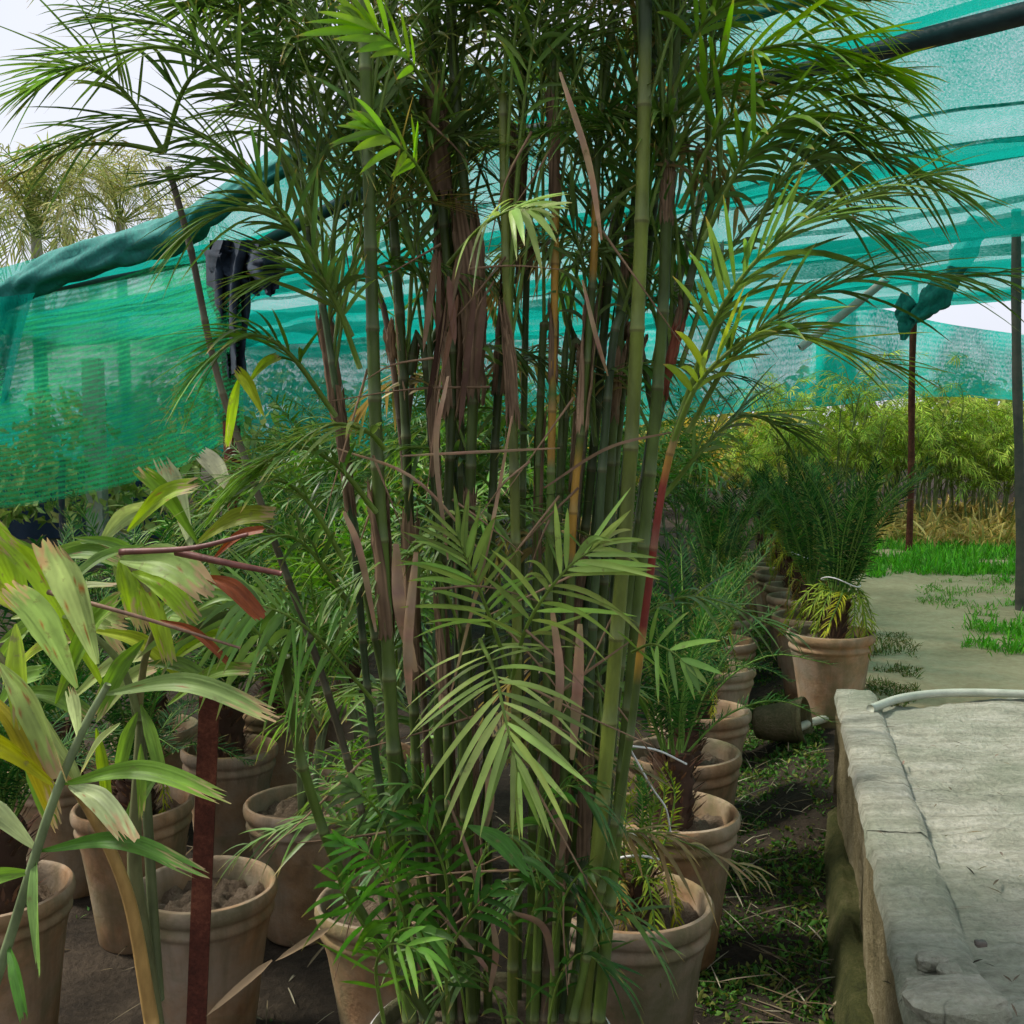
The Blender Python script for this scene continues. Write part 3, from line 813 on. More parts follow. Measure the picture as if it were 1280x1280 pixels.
row2_lab = ['terracotta pot at the end of the concrete wall, sun-dappled, holding the tied cycad',
            'orange terracotta pot second in the row along the path', 'terracotta pot third in the row along the path',
            'terracotta pot fourth in the row along the path', 'terracotta pot fifth in the row along the path',
            'terracotta pot sixth in the row along the path', 'taller orange terracotta pot ending the row along the path']
R2POS = []
for k, (px, py) in enumerate(row2):
    p = potpos(px, py, .45, .13); R2POS.append(p)
    make_pot(row2_lab[k], p, .205 if k != 6 else .21, .45, 'pots in the row along the path', k * 2.1)
leftp = [(255, 1105, .182, .42, 'mossy yellowish terracotta pot behind the rusty iron stake'),
         (377, 1000, .178, .42, 'terracotta pot with crumbly soil and thin palm stems'),
         (2, 1108, .182, .42, 'reddish terracotta pot in the shade below the pale broad leaflets'),
         (284, 935, .178, .42, 'terracotta pot of the dark shaggy cycad behind the iron stake'),
         (170, 1006, .18, .42, 'terracotta pot hidden behind slender stems of the broad-leaf palm'),
         (462, 945, .178, .42, 'terracotta pot half hidden by the dense green canes'),
         (490, 1118, .178, .42, 'pale tan terracotta pot just behind the foot of the cane clump'),
         (345, 878, .178, .42, 'shaded terracotta pot beyond the shaggy cycad'),
         (440, 868, .178, .42, 'shaded terracotta pot deep behind the clump'),
         (190, 905, .178, .42, 'terracotta pot lost among dark fronds'),
         (80, 960, .178, .42, 'terracotta pot behind the reddish one in deep shade')]
LPOS = []
for k, (px, py, R, H, lab) in enumerate(leftp):
    p = potpos(px, py, H, 0.0); LPOS.append(p); make_pot(lab, p, R, H, 'pots standing on bare soil behind the rusty stake', k * 1.7)
# big whitewashed planter of the cane clump
CL = at(612, 1272, 1.95); CL = np.array([CL[0], CL[1], 0.0])
big = thing('white_planter', 'big whitewashed planter at the foot of the cane clump', 'planter', CL)
a = MB(); lathe(a, [(x, z) for x, z in pot_profile(.25, .365)], 56); a.build('body', M['white'], big)
a = MB(); lathe(a, rim_profile(.25, .365), 56); a.build('inner_rim', M['mossy_pot'], big)
a = MB(); lathe(a, [(.001, .35), (.12, .345), (.222, .335)], 40); a.build('soil', M['soil'], big)
# toppled mossy pot
fp = onz(968, 930, 0.08)
t = thing('toppled_pot', 'small mossy pot lying on its side by the wall end', 'pot', (fp[0], fp[1], .185))
t.rotation_euler = (0, rad(80), rad(-28)); t.scale = (.88, .88, .88)
a = MB(); lathe(a, [(x, z - .1) for x, z in [(.001, .002)] + pot_profile(.13, .27)], 40); a.build('body', M['mossy_pot'], t)
a = MB(); lathe(a, [(x, z - .1) for x, z in [(.126, .27), (.118, .27), (.112, .2), (.085, .012), (.001, .01)]], 40); a.build('inner_rim', M['mossy_pot'], t)

# ------------------------------------------------------------------ cycads and potted palms
def template(pts, mat='leaf', **kw):
    rm, (B, d, nn, Ls, Ws, dr), cols, rows, tip, taper = frond_geo(pts, **kw)
    strips(rm, B, d, nn, Ls, Ws, dr, cols, rows, tip=tip, taper=taper)
    return rm.mesh('frond', M[mat])
DK = (.011, .04, .012)
cyc = {}
kw = dict(n=42, ll=.115, lw=.008, start=.14, a0=62, a1=32, lift=.3, droop=.12, rows=3, rr=.006, steps=12)
cyc['up'] = [template([(0, 0, 0), (.05, 0, .3), (.16, 0, .58), (.34, 0, .78)], mat='cycad', col=c, **kw) for c in (DK, (.016, .055, .014), (.03, .08, .018))]
cyc['out'] = [template([(0, 0, 0), (.16, 0, .2), (.38, 0, .3), (.62, 0, .24)], mat='cycad', col=c, **kw) for c in (DK, (.014, .048, .014), (.028, .07, .022))]
cyc['down'] = [template([(0, 0, 0), (.09, 0, .07), (.15, 0, -.06), (.165, 0, -.24)], mat='cycad', col=c, **{**kw, 'll': .07, 'n': 26, 'droop': .6}) for c in ((.28, .22, .02), (.18, .19, .025), (.22, .12, .04))]
cyc['bun'] = [template([(0, 0, 0), (.05, 0, .16), (.045, 0, .34), (-.02, 0, .44)], mat='cycad', col=c, **{**kw, 'll': .06, 'n': 32}) for c in ((.10, .13, .02), (.035, .085, .02), (.20, .19, .03))]
def trunk_mesh(H, R):
    mb = MB(); n = 14; zs = np.linspace(-.05, H, n)
    cc = np.tile((.075, .045, .03), (n, 1))
    tube(mb, np.stack([np.zeros(n), np.zeros(n), zs], 1), R * (1 + .1 * np.sin(np.linspace(0, 30, n))), 14, cc)
    k = 150; th = RNG.uniform(0, 6.28, k); z = RNG.uniform(0, H, k)
    b = np.stack([np.cos(th) * R * .9, np.sin(th) * R * .9, z], 1); d = np.stack([np.cos(th), np.sin(th), RNG.uniform(.5, 2.2, k)], 1)
    strips(mb, b, d, np.stack([np.cos(th), np.sin(th), 0 * th], 1), RNG.uniform(.03, .08, k), .012, .1, jit((.13, .075, .045), k, .4), 2)
    return mb.mesh('trunk', M['dry'])
TR = [trunk_mesh(.14, .055), trunk_mesh(.22, .06), trunk_mesh(.10, .045)]
def place(me, parent, loc, az, tilt=0.0, sc=1.0, roll=0.0, name='frond'):
    o = link(name, me, parent); o.location = [float(v) for v in loc]
    o.rotation_euler = Matrix.Rotation(az, 3, 'Z').to_4x4().to_3x3().to_euler() if not tilt and not roll else (Matrix.Rotation(az, 3, 'Z') @ Matrix.Rotation(tilt, 3, 'Y') @ Matrix.Rotation(roll, 3, 'X')).to_euler()
    o.scale = (sc, sc, sc); return o
def cycad(label, loc, seed, up=14, out=0, down=8, bun=0, sc=1.0, trunk=0, string=False, group='cycads in pots', tiltk=1.0):
    rs = random.Random(seed); t = thing('cycad', label, 'cycad', loc, rs.uniform(0, 6), group)
    H = (.14, .22, .10)[trunk]; link('trunk', TR[trunk], t)
    for kind, n in (('up', up), ('out', out), ('down', down), ('bun', bun)):
        for k in range(n):
            az = 2 * math.pi * (k + rs.uniform(-.4, .4)) / n
            tl = {'up': rs.uniform(-.15, .28) * tiltk, 'out': rs.uniform(-.6, .15), 'down': rs.uniform(-.2, .2), 'bun': rs.uniform(-.1, .25)}[kind]
            place(rs.choice(cyc[kind]), t, (math.cos(az) * .025, math.sin(az) * .025, H - .02), az, tl, sc * rs.uniform(.82, 1.12), rs.uniform(-.3, .3))
    if string:
        mb = MB(); th = np.linspace(0, 2 * np.pi, 40)
        tube(mb, np.stack([.105 * sc * np.cos(th), .105 * sc * np.sin(th), H + .10 * sc + .015 * np.sin(2 * th)], 1), .003, 6)
        mb.build('string', M['string'], t)
    return t
def potted(P, H=.45): return (P[0], P[1], P[2] + H - .05)
cycad('small cycad with drooping yellow-green fronds tied by wire beside the clump', potted(R1POS[0]), 1, 0, 0, 9, 12, .62, 2, True)
cycad('very dark cycad with long reddish trunk in the second pot beside the wall', potted(R1POS[1]), 2, 15, 3, 0, 0, .66, 1)
cycad('dark cycad leaning over the third pot beside the wall', potted(R1POS[2]), 3, 12, 7, 0, 0, .74, 0)
cycad('low dark cycad whose fronds hang over the fourth pot', potted(R1POS[3]), 4, 10, 4, 3, 0, .62, 0)
cycad('cycad with a yellowing frond bundle tied in white string, fifth beside the wall', potted(R1POS[4]), 5, 9, 0, 4, 18, .66, 0, True, tiltk=.3)
cycad('cycad with upright fronds in the sixth pot beside the wall', potted(R1POS[5]), 6, 14, 0, 3, 10, .7, 1, tiltk=.3)
cycad('tall dense cycad in the seventh pot beside the wall', potted(R1POS[6]), 7, 18, 0, 3, 4, .8, 1, tiltk=.3)
cycad('cycad ending the row beside the wall', potted(R1POS[7]), 8, 18, 0, 3, 4, .8, 1, tiltk=.3)
c1 = cycad('cycad with a brush of green fronds above a yellow tied skirt at the wall end', potted(R2POS[0]), 9, 26, 0, 14, 3, .88, 1, True, tiltk=.32)
c1.rotation_euler = (0, rad(7), 0)
for k, lab in ((1, 'cycad with an orange withered skirt, second along the path'), (2, 'cycad with pale green bundle, third along the path'),
               (3, 'cycad with a yellow stump of old fronds, fourth along the path'), (4, 'cycad fifth along the path'), (5, 'cycad sixth along the path'), (6, 'cycad at the far end of the path row')):
    cycad(lab, potted(R2POS[k]), 20 + k, 13, 0, 5, 6, .72, 1, k == 2, tiltk=.45)
cycad('shaggy dark cycad in the pot behind the iron stake', potted(LPOS[3], .42), 31, 14, 9, 0, 0, .7, 1)
cycad('blue-green cycad in the reddish shaded pot', potted(LPOS[2], .42), 32, 8, 14, 0, 0, .6, 1)
cycad('cycad among slender stems behind the broad-leaf palm', potted(LPOS[4], .42), 33, 12, 10, 2, 0, .62, 0)
cycad('dark cycad beyond the shaggy one', potted(LPOS[7], .42), 34, 15, 8, 0, 0, .9, 1)
cycad('dark cycad lost among fronds', potted(LPOS[9], .42), 35, 15, 8, 0, 0, .9, 1)
cycad('dark bluish cycad behind the reddish pot', potted(LPOS[10], .42), 36, 14, 9, 0, 0, .9, 1)
cycad('dark cycad deep behind the clump', potted(LPOS[8], .42), 37, 16, 6, 0, 0, 1.0, 1)

# feathery palms with thin canes (templates)
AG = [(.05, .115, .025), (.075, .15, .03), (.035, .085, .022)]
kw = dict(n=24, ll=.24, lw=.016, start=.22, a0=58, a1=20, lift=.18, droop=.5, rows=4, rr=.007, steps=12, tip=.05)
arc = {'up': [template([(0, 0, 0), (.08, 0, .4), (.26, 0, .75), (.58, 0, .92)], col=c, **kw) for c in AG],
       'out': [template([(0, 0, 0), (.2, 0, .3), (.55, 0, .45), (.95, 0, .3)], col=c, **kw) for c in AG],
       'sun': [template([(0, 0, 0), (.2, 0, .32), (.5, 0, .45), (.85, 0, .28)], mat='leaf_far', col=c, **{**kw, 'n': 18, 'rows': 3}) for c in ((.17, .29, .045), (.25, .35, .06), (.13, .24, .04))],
       'pale': [template([(0, 0, 0), (.25, 0, .45), (.7, 0, .6), (1.1, 0, .15)], mat='leaf_far', col=c, **{**kw, 'n': 34, 'rows': 3, 'ic': 0} if False else {**kw, 'n': 34, 'rows': 3}) for c in ((.24, .27, .12), (.30, .30, .15), (.20, .25, .10))]}
def cane_mesh(H, R, col, lean=(0, 0), seed=0):
    mb = MB(); n = int(H / .035) + 4; f = np.linspace(0, 1, n)
    pts = np.stack([lean[0] * f ** 1.5, lean[1] * f ** 1.5, f * H], 1)
    node = (np.arange(n) % 4 == 0); r = R * (1 - .35 * f) * np.where(node, 1.14, 1.0)
    c = np.tile(col, (n, 1)) * np.where(node, 1.5, .95)[:, None]
    tube(mb, pts, r, 8, c); return mb.mesh('cane', M['cane']), pts[-1]
def feather_palm(label, loc, seed, canes=5, H=1.0, kinds=('up', 'out'), per=5, sc=1.0, spread=.12, group='feathery palms', ccol=(.10, .13, .05), R=.011):
    rs = random.Random(seed); t = thing('feather_palm', label, 'palm', loc, rs.uniform(0, 6), group)
    for k in range(canes):
        a = rs.uniform(0, 6.28); ro = rs.uniform(0, spread); h = H * rs.uniform(.6, 1.1)
        me, top = cane_mesh(h, R, ccol, (math.cos(a) * h * rs.uniform(.05, .25), math.sin(a) * h * rs.uniform(.05, .25)), seed * 10 + k)
        o = link('cane', me, t); b = (math.cos(a) * ro, math.sin(a) * ro, -.03); o.location = b
        for j in range(per):
            az = 2 * math.pi * (j + rs.random()) / per; kd = rs.choice(kinds)
            zz = rs.uniform(.45 if 'sun' in kinds else .72, 1.0) if j else 1.0
            place(rs.choice(arc[kd]), t, (b[0] + top[0] * zz ** 1.5, b[1] + top[1] * zz ** 1.5, b[2] + top[2] * zz), az, rs.uniform(-.25, .3), sc * rs.uniform(.75, 1.15), rs.uniform(-.3, .3))
    return t
feather_palm('slender palm with a few thin stems in the crumbly-soil pot', potted(LPOS[1], .42), 51, 4, .30, ('up',), 4, .55, .04)
feather_palm('leafy palm in the pot half hidden by canes', potted(LPOS[5], .42), 52, 5, .5, ('up', 'out'), 5, .75, .06)
feather_palm('palm seedling with arching leaves in the pale tan pot', potted(LPOS[6], .42), 53, 3, .12, ('up',), 4, .45, .03)
for k, (px, py, lab, H, cn, s) in enumerate([(330, 860, 'dense green palm behind the shaggy cycad', .7, 7, .95), (520, 850, 'tall palm with dark canes right behind the clump', 1.35, 9, .9),
        (650, 850, 'tall dark palm screening the shade house behind the clump', 1.5, 10, .9), (760, 830, 'palm with fine dark fronds between clump and pot row', 1.1, 8, .9),
        (850, 735, 'dark palm standing at the head of the pot row', 1.3, 8, .85), (430, 780, 'far green palm among the shaded pots', .9, 8, 1.0),
        (230, 790, 'far green palm under the net curtain', .35, 6, .6), (90, 800, 'greyish palm under the edge of the net curtain', .25, 6, .55),
        (560, 760, 'green palm in the middle of the shade house', 1.2, 8, 1.0), (700, 740, 'slim green palm deep in the shade house', 1.2, 8, 1.0)]):
    p = onz(px, py, 0.0); feather_palm(lab, (p[0], p[1], 0), 60 + k, cn, H, ('up', 'out'), 5, s, .18, 'palms under the shade roof')
# sunlit shrubs past the path
k = 0
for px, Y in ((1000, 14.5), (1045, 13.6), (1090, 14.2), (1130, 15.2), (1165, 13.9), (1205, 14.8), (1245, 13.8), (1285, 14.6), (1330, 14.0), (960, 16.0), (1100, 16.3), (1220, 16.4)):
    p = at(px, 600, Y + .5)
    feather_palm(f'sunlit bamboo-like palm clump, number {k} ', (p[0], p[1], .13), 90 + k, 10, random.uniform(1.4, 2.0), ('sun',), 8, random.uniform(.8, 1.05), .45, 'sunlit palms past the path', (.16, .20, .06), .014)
    bpy.data.objects[COL.objects[-1].parent.name if COL.objects[-1].parent else COL.objects[-1].name]['label'] = 'bright sunlit bamboo-like palm in the thicket past the dry plants'
    k += 1
# pale palms beyond the net
def tall_palm(label, crown, seed, n=14, sc=1.4, tilt0=0.0):
    rs = random.Random(seed); t = thing('tall_palm', label, 'palm tree', (crown[0], crown[1], 0), 0, 'palm trees beyond the net')
    mb = MB(); H = crown[2]; nn = 40
    tube(mb, np.stack([.15 * np.sin(np.linspace(0, 1.5, nn)) * 0, np.zeros(nn), np.linspace(-.1, H, nn)], 1), np.linspace(.14, .08, nn) * (1 + .05 * (np.arange(nn) % 2)), 12, (.30, .27, .2))
    mb.build('trunk', M['cane'], t)
    for k in range(n):
        place(rs.choice(arc['pale']), t, (0, 0, H - .1), 2 * math.pi * (k + rs.random() * .7) / n * 2, rs.uniform(-.7, .9), sc * rs.uniform(.7, 1.1), rs.uniform(-.4, .4))
tall_palm('pale yellowish feather palm beyond the net roll, fuller crown', at(45, 292, 17), 5, 46, 1.8)
tall_palm('smaller pale yellowish palm beyond the net, lighter crown', at(150, 272, 19), 6, 36, 1.7)

# ------------------------------------------------------------------ the main cane clump
clump = thing('cane_palm_clump', 'tall dense clump of green-caned palms filling the whitewashed planter', 'palm clump', CL)
def rel(p): return np.asarray(p, float) - CL
CG = np.array([.085, .135, .022]); CY = np.array([.15, .19, .03]); CD = np.array([.035, .06, .02]); CO = np.array([.38, .21, .03]); CR = np.array([.16, .02, .012]); TAN = np.array([.235, .155, .098])
def cane(px_pts, w, Y0, Y1, col=CG, bands=(), inter=.085, wax=0.25):
    """px_pts bottom to top in photo pixels; w cane width in photo pixels"""
    k = len(px_pts); P = [at(x, y, Y0 + (Y1 - Y0) * i / (k - 1)) for i, (x, y) in enumerate(px_pts)]
    C = spline(P, 120); seg = np.linalg.norm(np.diff(C, axis=0), axis=1); s = np.concatenate([[0], np.cumsum(seg)])
    Lc = s[-1]; rows = []; x = 0.0; it = inter
    while x < Lc:
        rows += [(x, .99, 0), (x + .003, 1.06, 1), (x + .0055, 1.06, 1), (x + .0075, 1.08, 2), (x + .0105, 1.06, 2), (x + .014, 1.0, 3), (x + it * .3, .97, 4), (x + it * .65, .965, 4)]
        x += it * random.uniform(.85, 1.15); it = inter * (1 + .6 * x / Lc)
    rows = [r for r in rows if r[0] < Lc]
    xs = np.array([r[0] for r in rows]); Q = np.stack([np.interp(xs, s, C[:, i]) for i in range(3)], 1)
    R = .84 * w / F * (Y0 + Y1) / 4 * np.array([r[1] for r in rows]) * np.interp(xs / Lc, [0, 1], [1.05, .85])
    cc = []
    for (x, _, kd), q in zip(rows, Q):
        f = x / Lc; c = np.array(col) * (.85 + .22 * math.sin(x * 7 + w))
        for a, b, bc in bands:
            if a <= f <= b: c = np.array(bc)
        if kd == 1: c = c * .45 + np.array([.05, .04, .02])
        if kd == 2: c = c * .75 + np.array([.075, .075, .04])
        if kd == 3: c = c * (1 - wax) + np.array([.20, .24, .15]) * wax
        cc.append(c)
    mb = MB(); tube(mb, [rel(q) for q in Q], R, 12, np.array(cc))
    o = mb.build('cane', M['cane'], clump); return o, C
def sheath(parent, C, f0, f1, w, col=TAN, flare=1.0, seed=0):
    """dry papery leaf sheath wrapped round a cane, splitting at its top"""
    n = 26; idx = np.linspace(f0, f1, n) * (len(C) - 1); P = np.stack([np.interp(idx, np.arange(len(C)), C[:, i]) for i in range(3)], 1)
    T = nrm(np.gradient(P, axis=0)); A = nrm(np.cross(T, np.array([0, 1.0, 0]))); B = np.cross(T, A); k = 25
    V = np.zeros((n, k, 3)); rw = w / F * 1.95 / 2; Cc = np.zeros((n, k, 3)); tw = random.uniform(-1.2, 1.2)
    for i in range(n):
        f = i / (n - 1); span = math.pi * (1.85 - 1.0 * f ** 2)
        for j in range(k):
            th = -math.pi / 2 + span * (j / (k - 1) - .5) + tw * f * .8 + seed
            r = rw * (1.0 + .45 * flare * f ** 2 + .25 * fbm(i * .2, j * .3, seed, 1, 3) + .07 * math.sin(j * 2.1))
            en = (f1 - f0) * 1.1 * (max(0, f - .55) * abs(fbm(j * .45, 0, seed + 8, 1, 2)) + max(0, .25 - f) * abs(fbm(j * .5, 3, seed, 1, 2)) * -1)
            V[i, j] = rel(P[i] - T[i] * en + A[i] * math.cos(th) * r + B[i] * math.sin(th) * r)
            Cc[i, j] = np.array(col) * (1 + .7 * fbm(j * 1.1, i * .08, seed + 3, 1, 3) + .25 * math.sin(j * 2.6))
    mb = MB(); grid(mb, V, np.clip(Cc, .01, 1).reshape(-1, 3)); o = mb.build('sheath', M['dry'], parent)
    return o
CANES = {}
def C_(key, *a, **k): CANES[key] = cane(*a, **k); return CANES[key]
C_('big', [(728, 1278), (762, 900), (786, 600), (800, 330), (806, 90), (806, -120)], 23, 1.84, 1.86, CY * 1.05, ((.88, 1, CD),), .14)
C_('big2', [(748, 1278), (784, 900), (812, 600), (828, 400), (836, 200), (850, -40)], 19, 1.9, 1.95, CG, (), .12)
C_('red', [(716, 1278), (778, 980), (806, 770), (832, 590), (872, 470), (930, 330)], 13, 1.82, 1.78, CG * .9, ((.50, .535, CO * 1.1), (.535, .60, CR), (.615, .715, CR * 1.1), (.715, .78, CO)), .13)
C_('left', [(512, 1278), (494, 980), (482, 760), (470, 540), (463, 300), (456, 60), (450, -80)], 21, 1.86, 1.9, CG, (), .11)
C_('mid', [(640, 1278), (646, 850), (644, 650), (640, 500), (633, 330), (628, 100)], 16, 1.9, 1.95, CY * .9, (), .09)
C_('yel', [(668, 1278), (682, 900), (688, 620), (692, 420), (694, 260), (690, 40)], 13, 1.93, 1.98, CG, ((.58, .64, CO * .9), (.66, .82, CO)), .09)
C_('yel2', [(690, 1278), (708, 900), (716, 650), (728, 520), (742, 330), (748, 180), (770, -20)], 13, 1.96, 2.0, CG, ((.46, .55, CO), (.73, .80, CO * .95)), .1)
C_('b1', [(590, 1278), (580, 900), (588, 600), (592, 380), (570, 120), (560, -60)], 17, 2.0, 2.05, CG * .75)
C_('b2', [(560, 1278), (548, 950), (560, 640), (565, 420), (545, 150), (540, -60)], 16, 2.02, 2.08, CG * .6)
C_('b3', [(535, 1278), (518, 900), (512, 650), (500, 400), (486, 150), (490, -60)], 15, 2.05, 2.12, CG * .65)
C_('b4', [(610, 1278), (610, 900), (615, 640), (628, 420), (650, 200), (660, -60)], 14, 2.08, 2.14, CG * .6)
C_('b5', [(690, 1278), (740, 900), (760, 620), (775, 400), (795, 250), (830, -60)], 17, 2.05, 2.1, CG * .8)
C_('b6', [(660, 1278), (700, 950), (738, 600), (760, 360), (778, 230)], 15, 2.1, 2.12, CG * .6)
C_('b7', [(710, 1278), (760, 950), (805, 620), (850, 400), (905, 200)], 14, 2.0, 2.0, CG * .8)
C_('b8', [(560, 1278), (500, 950), (450, 700), (420, 500), (395, 330), (370, 180)], 13, 2.02, 2.1, CG * .7)
C_('b9', [(530, 1278), (470, 950), (440, 650), (410, 420), (380, 270)], 12, 1.96, 2.0, CD * 1.5)
C_('lean', [(540, 1278), (440, 1120), (385, 980), (362, 870), (355, 800)], 17, 1.8, 1.62, CG * .9, (), .1)
C_('arch', [(520, 1278), (420, 900), (330, 640), (272, 470), (238, 310), (205, 190)], 12, 1.98, 2.0, np.array([.10, .085, .05]), (), .1)
for k in range(22):
    x0 = random.uniform(500, 745); x1 = x0 + (x0 - 625) * random.uniform(.4, 1.1)
    C_('in%d' % k, [(x0, 1278), ((x0 * 2 + x1) / 3, 850), (x1, 430), (x1 + (x1 - x0) * .6, random.uniform(80, 620))], random.uniform(9, 15), random.uniform(1.94, 2.14), random.uniform(2.04, 2.25), random.choice([CG * .6, CG * .8, CG, np.array([.12, .08, .05]), CD * 1.6]), (), .1)
# dry sheaths
for key, a, b, w, c, fl in (('mid', .55, .76, 20, TAN * 1.2, .4), ('yel2', .47, .64, 20, TAN * 1.5, .5), ('b1', .48, .70, 34, TAN * .9, 1.2), ('b2', .50, .72, 30, TAN, 1.4), ('b2', .72, .84, 34, TAN * .8, 1.0),
                            ('left', .30, .46, 26, TAN * .9, .6), ('b3', .22, .42, 24, TAN * .95, .8), ('b4', .66, .84, 26, TAN * .8, 1.0), ('yel', .80, .94, 18, TAN * .7, .6), ('b6', .3, .45, 18, TAN * 1.0, .5), ('in0', .3, .42, 20, TAN, .6),
                            ('b5', .66, .8, 20, TAN * .8, .7), ('b8', .56, .74, 22, TAN * .7, .8), ('b9', .5, .68, 18, TAN * .65, .8), ('in3', .15, .32, 22, TAN * .9, .7), ('in5', .2, .34, 20, TAN * .8, .6), ('big2', .72, .80, 20, TAN * 1.1, .4), ('b7', .62, .76, 16, np.array([.25, .08, .05]), .4)):
    o, C = CANES[key]; sheath(o, C, a, b, w * .8, c, fl, random.uniform(0, 4))
for key in [x for x in CANES if x.startswith('in')] + ['b1', 'b3', 'b4', 'b5', 'b7', 'b9', 'yel', 'left']:
    o, C = CANES[key]; a = random.uniform(.05, .8); sheath(o, C, a, a + random.uniform(.07, .16), random.uniform(10, 18), TAN * random.uniform(.6, 1.3), random.uniform(.3, 1.3), random.uniform(0, 6))
# hanging torn dead sheath fan, centre
mb = MB(); k = 13
b = np.array([rel(at(556 + random.uniform(-14, 55), 320 + random.uniform(-30, 70), 1.84)) for _ in range(k)])
d = np.stack([RNG.normal(-.06, .10, k), RNG.normal(-.05, .1, k), -1 + 0 * RNG.random(k)], 1)
strips(mb, b, d, np.tile((0, -1.0, 0), (k, 1)) + RNG.normal(0, .6, (k, 3)), RNG.uniform(.08, .26, k), RNG.uniform(.004, .014, k), 0.05, jit((.15, .095, .06), k, .6), 8, fold=.7, taper=6)
mb.build('dead_leaf', M['dry'], clump)
# long thin dead leaf blades hanging in the clump
dead = [((700, 90), (735, 200), (752, 300), 9), ((728, 350), (745, 420), (760, 470), 6), ((640, 520), (610, 680), (560, 880), 5), ((680, 610), (760, 560), (840, 540), 4), ((500, 570), (600, 565), (700, 560), 4),
        ((520, 690), (510, 800), (512, 880), 14), ((495, 680), (500, 760), (520, 840), 16), ((560, 1000), (590, 1080), (600, 1140), 5), ((540, 1130), (600, 1200), (610, 1215), 6), ((690, 760), (700, 850), (690, 930), 12), ((660, 900), (720, 850), (790, 800), 4),
        ((640, 1140), (680, 1160), (692, 1220), 10), ((615, 1150), (620, 1190), (612, 1240), 9), ((690, 1010), (705, 1040), (700, 1075), 10), ((430, 640), (450, 690), (470, 790), 9), ((420, 560), (520, 600), (610, 700), 4), ((560, 470), (545, 560), (560, 700), 8), ((610, 950), (612, 1000), (606, 1040), 12), ((725, 780), (722, 860), (715, 950), 14)]
for a, m_, c, w in dead:
    Y = random.uniform(1.72, 1.82); C = spline([rel(at(*a, Y)), rel(at(*m_, Y - .02)), rel(at(*c, Y))], 14)
    T = nrm(np.gradient(C, axis=0)); nn = nrm(np.array([random.uniform(-.5, .5), -1, random.uniform(-.3, .3)])); S = nrm(np.cross(T, nn))
    hw = (w / F * Y / 2) * np.sin(np.linspace(.25, 3.0, 14))[:, None] ** .6
    tws = np.sin(np.linspace(0, 3, 14) + random.random() * 6)[:, None] * .4
    mb = MB(); V = np.stack([C + S * hw, C + nn * hw * (.4 + tws), C - S * hw], 1); cc = jit(TAN * random.uniform(.9, 1.6), 14, .1)
    grid(mb, V, np.repeat(cc, 3, 0)); mb.build('dead_blade', M['dry'], clump)

for k in range(46):
    x, y = random.uniform(430, 800), random.uniform(150, 1150); a_ = random.choice([random.gauss(1.57, .5), random.uniform(0, 3.1)]); L_ = random.uniform(60, 210); Y = random.uniform(1.74, 1.95)
    dx, dy = L_ * math.cos(a_), L_ * math.sin(a_)
    mb = MB(); tube(mb, spline([rel(at(x, y, Y)), rel(at(x + dx * .5 + random.uniform(-8, 8), y + dy * .5 + random.uniform(-12, 4), Y - .02)), rel(at(x + dx, y + dy, Y))], 9), np.linspace(.0026, .0009, 9), 5, TAN * random.uniform(.7, 1.5)); mb.build('dead_stalk', M['dry'], clump)
# --- fronds of the clump
LG, MG, DG, BG, YG = (.22, .29, .12), (.10, .16, .055), (.07, .12, .046), (.13, .23, .03), (.26, .27, .05)
def pf(pts, split=False, name='frond', **kw):
    """pts: (px, py, depth)"""
    return frond(name, clump, M['leaf'], [rel(at(*p)) for p in pts], split, **kw)
CAMN = (0, -1, .35)
pf([(600, 800, 1.86), (618, 840, 1.72), (632, 900, 1.66), (648, 965, 1.64)], True, n=15, ll=.185, lw=.0115, col=LG, droop=.3, start=.1, a0=84, a1=10, lift=.05, normal=CAMN, rr=.0045, tip=.03, jitter=.6)
pf([(640, 850, 1.84), (660, 780, 1.74), (705, 715, 1.68), (750, 680, 1.66)], True, n=15, ll=.18, lw=.0108, col=LG, droop=.3, start=.25, a0=58, a1=14, lift=.05, normal=(.2, -1, .3), rr=.0045, tip=.02, jitter=.6)
pf([(640, 850, 1.86), (612, 770, 1.78), (590, 715, 1.74), (572, 670, 1.72)], True, n=14, ll=.175, lw=.0105, col=(.17, .245, .10), droop=.2, start=.25, a0=52, a1=12, lift=.05, normal=(-.2, -1, .2), rr=.0045, jitter=.6)
pf([(790, 815, 1.8), (815, 805, 1.72), (840, 815, 1.68), (858, 830, 1.67)], True, n=6, ll=.10, lw=.013, col=(.14, .23, .07), droop=.2, start=.1, a0=70, a1=10, lift=.05, normal=CAMN, rr=.003, jitter=.6)
pf([(560, 330, 1.86), (600, 285, 1.76), (640, 262, 1.70), (668, 262, 1.68)], True, n=10, ll=.13, lw=.013, col=LG, droop=.45, start=.3, a0=75, a1=14, lift=.1, normal=(0, -.7, .7), rr=.004, jitter=.7)
pf([(540, 120, 1.86), (515, 80, 1.78), (480, 45, 1.72), (452, 25, 1.70)], True, n=10, ll=.13, lw=.014, col=BG, droop=.1, start=.3, a0=38, a1=8, lift=.05, normal=CAMN, rr=.004)
pf([(545, 250, 1.84), (520, 205, 1.76), (490, 175, 1.70), (465, 160, 1.68)], True, n=9, ll=.11, lw=.014, col=BG, droop=.2, start=.3, a0=45, a1=8, lift=.05, normal=CAMN, rr=.004)
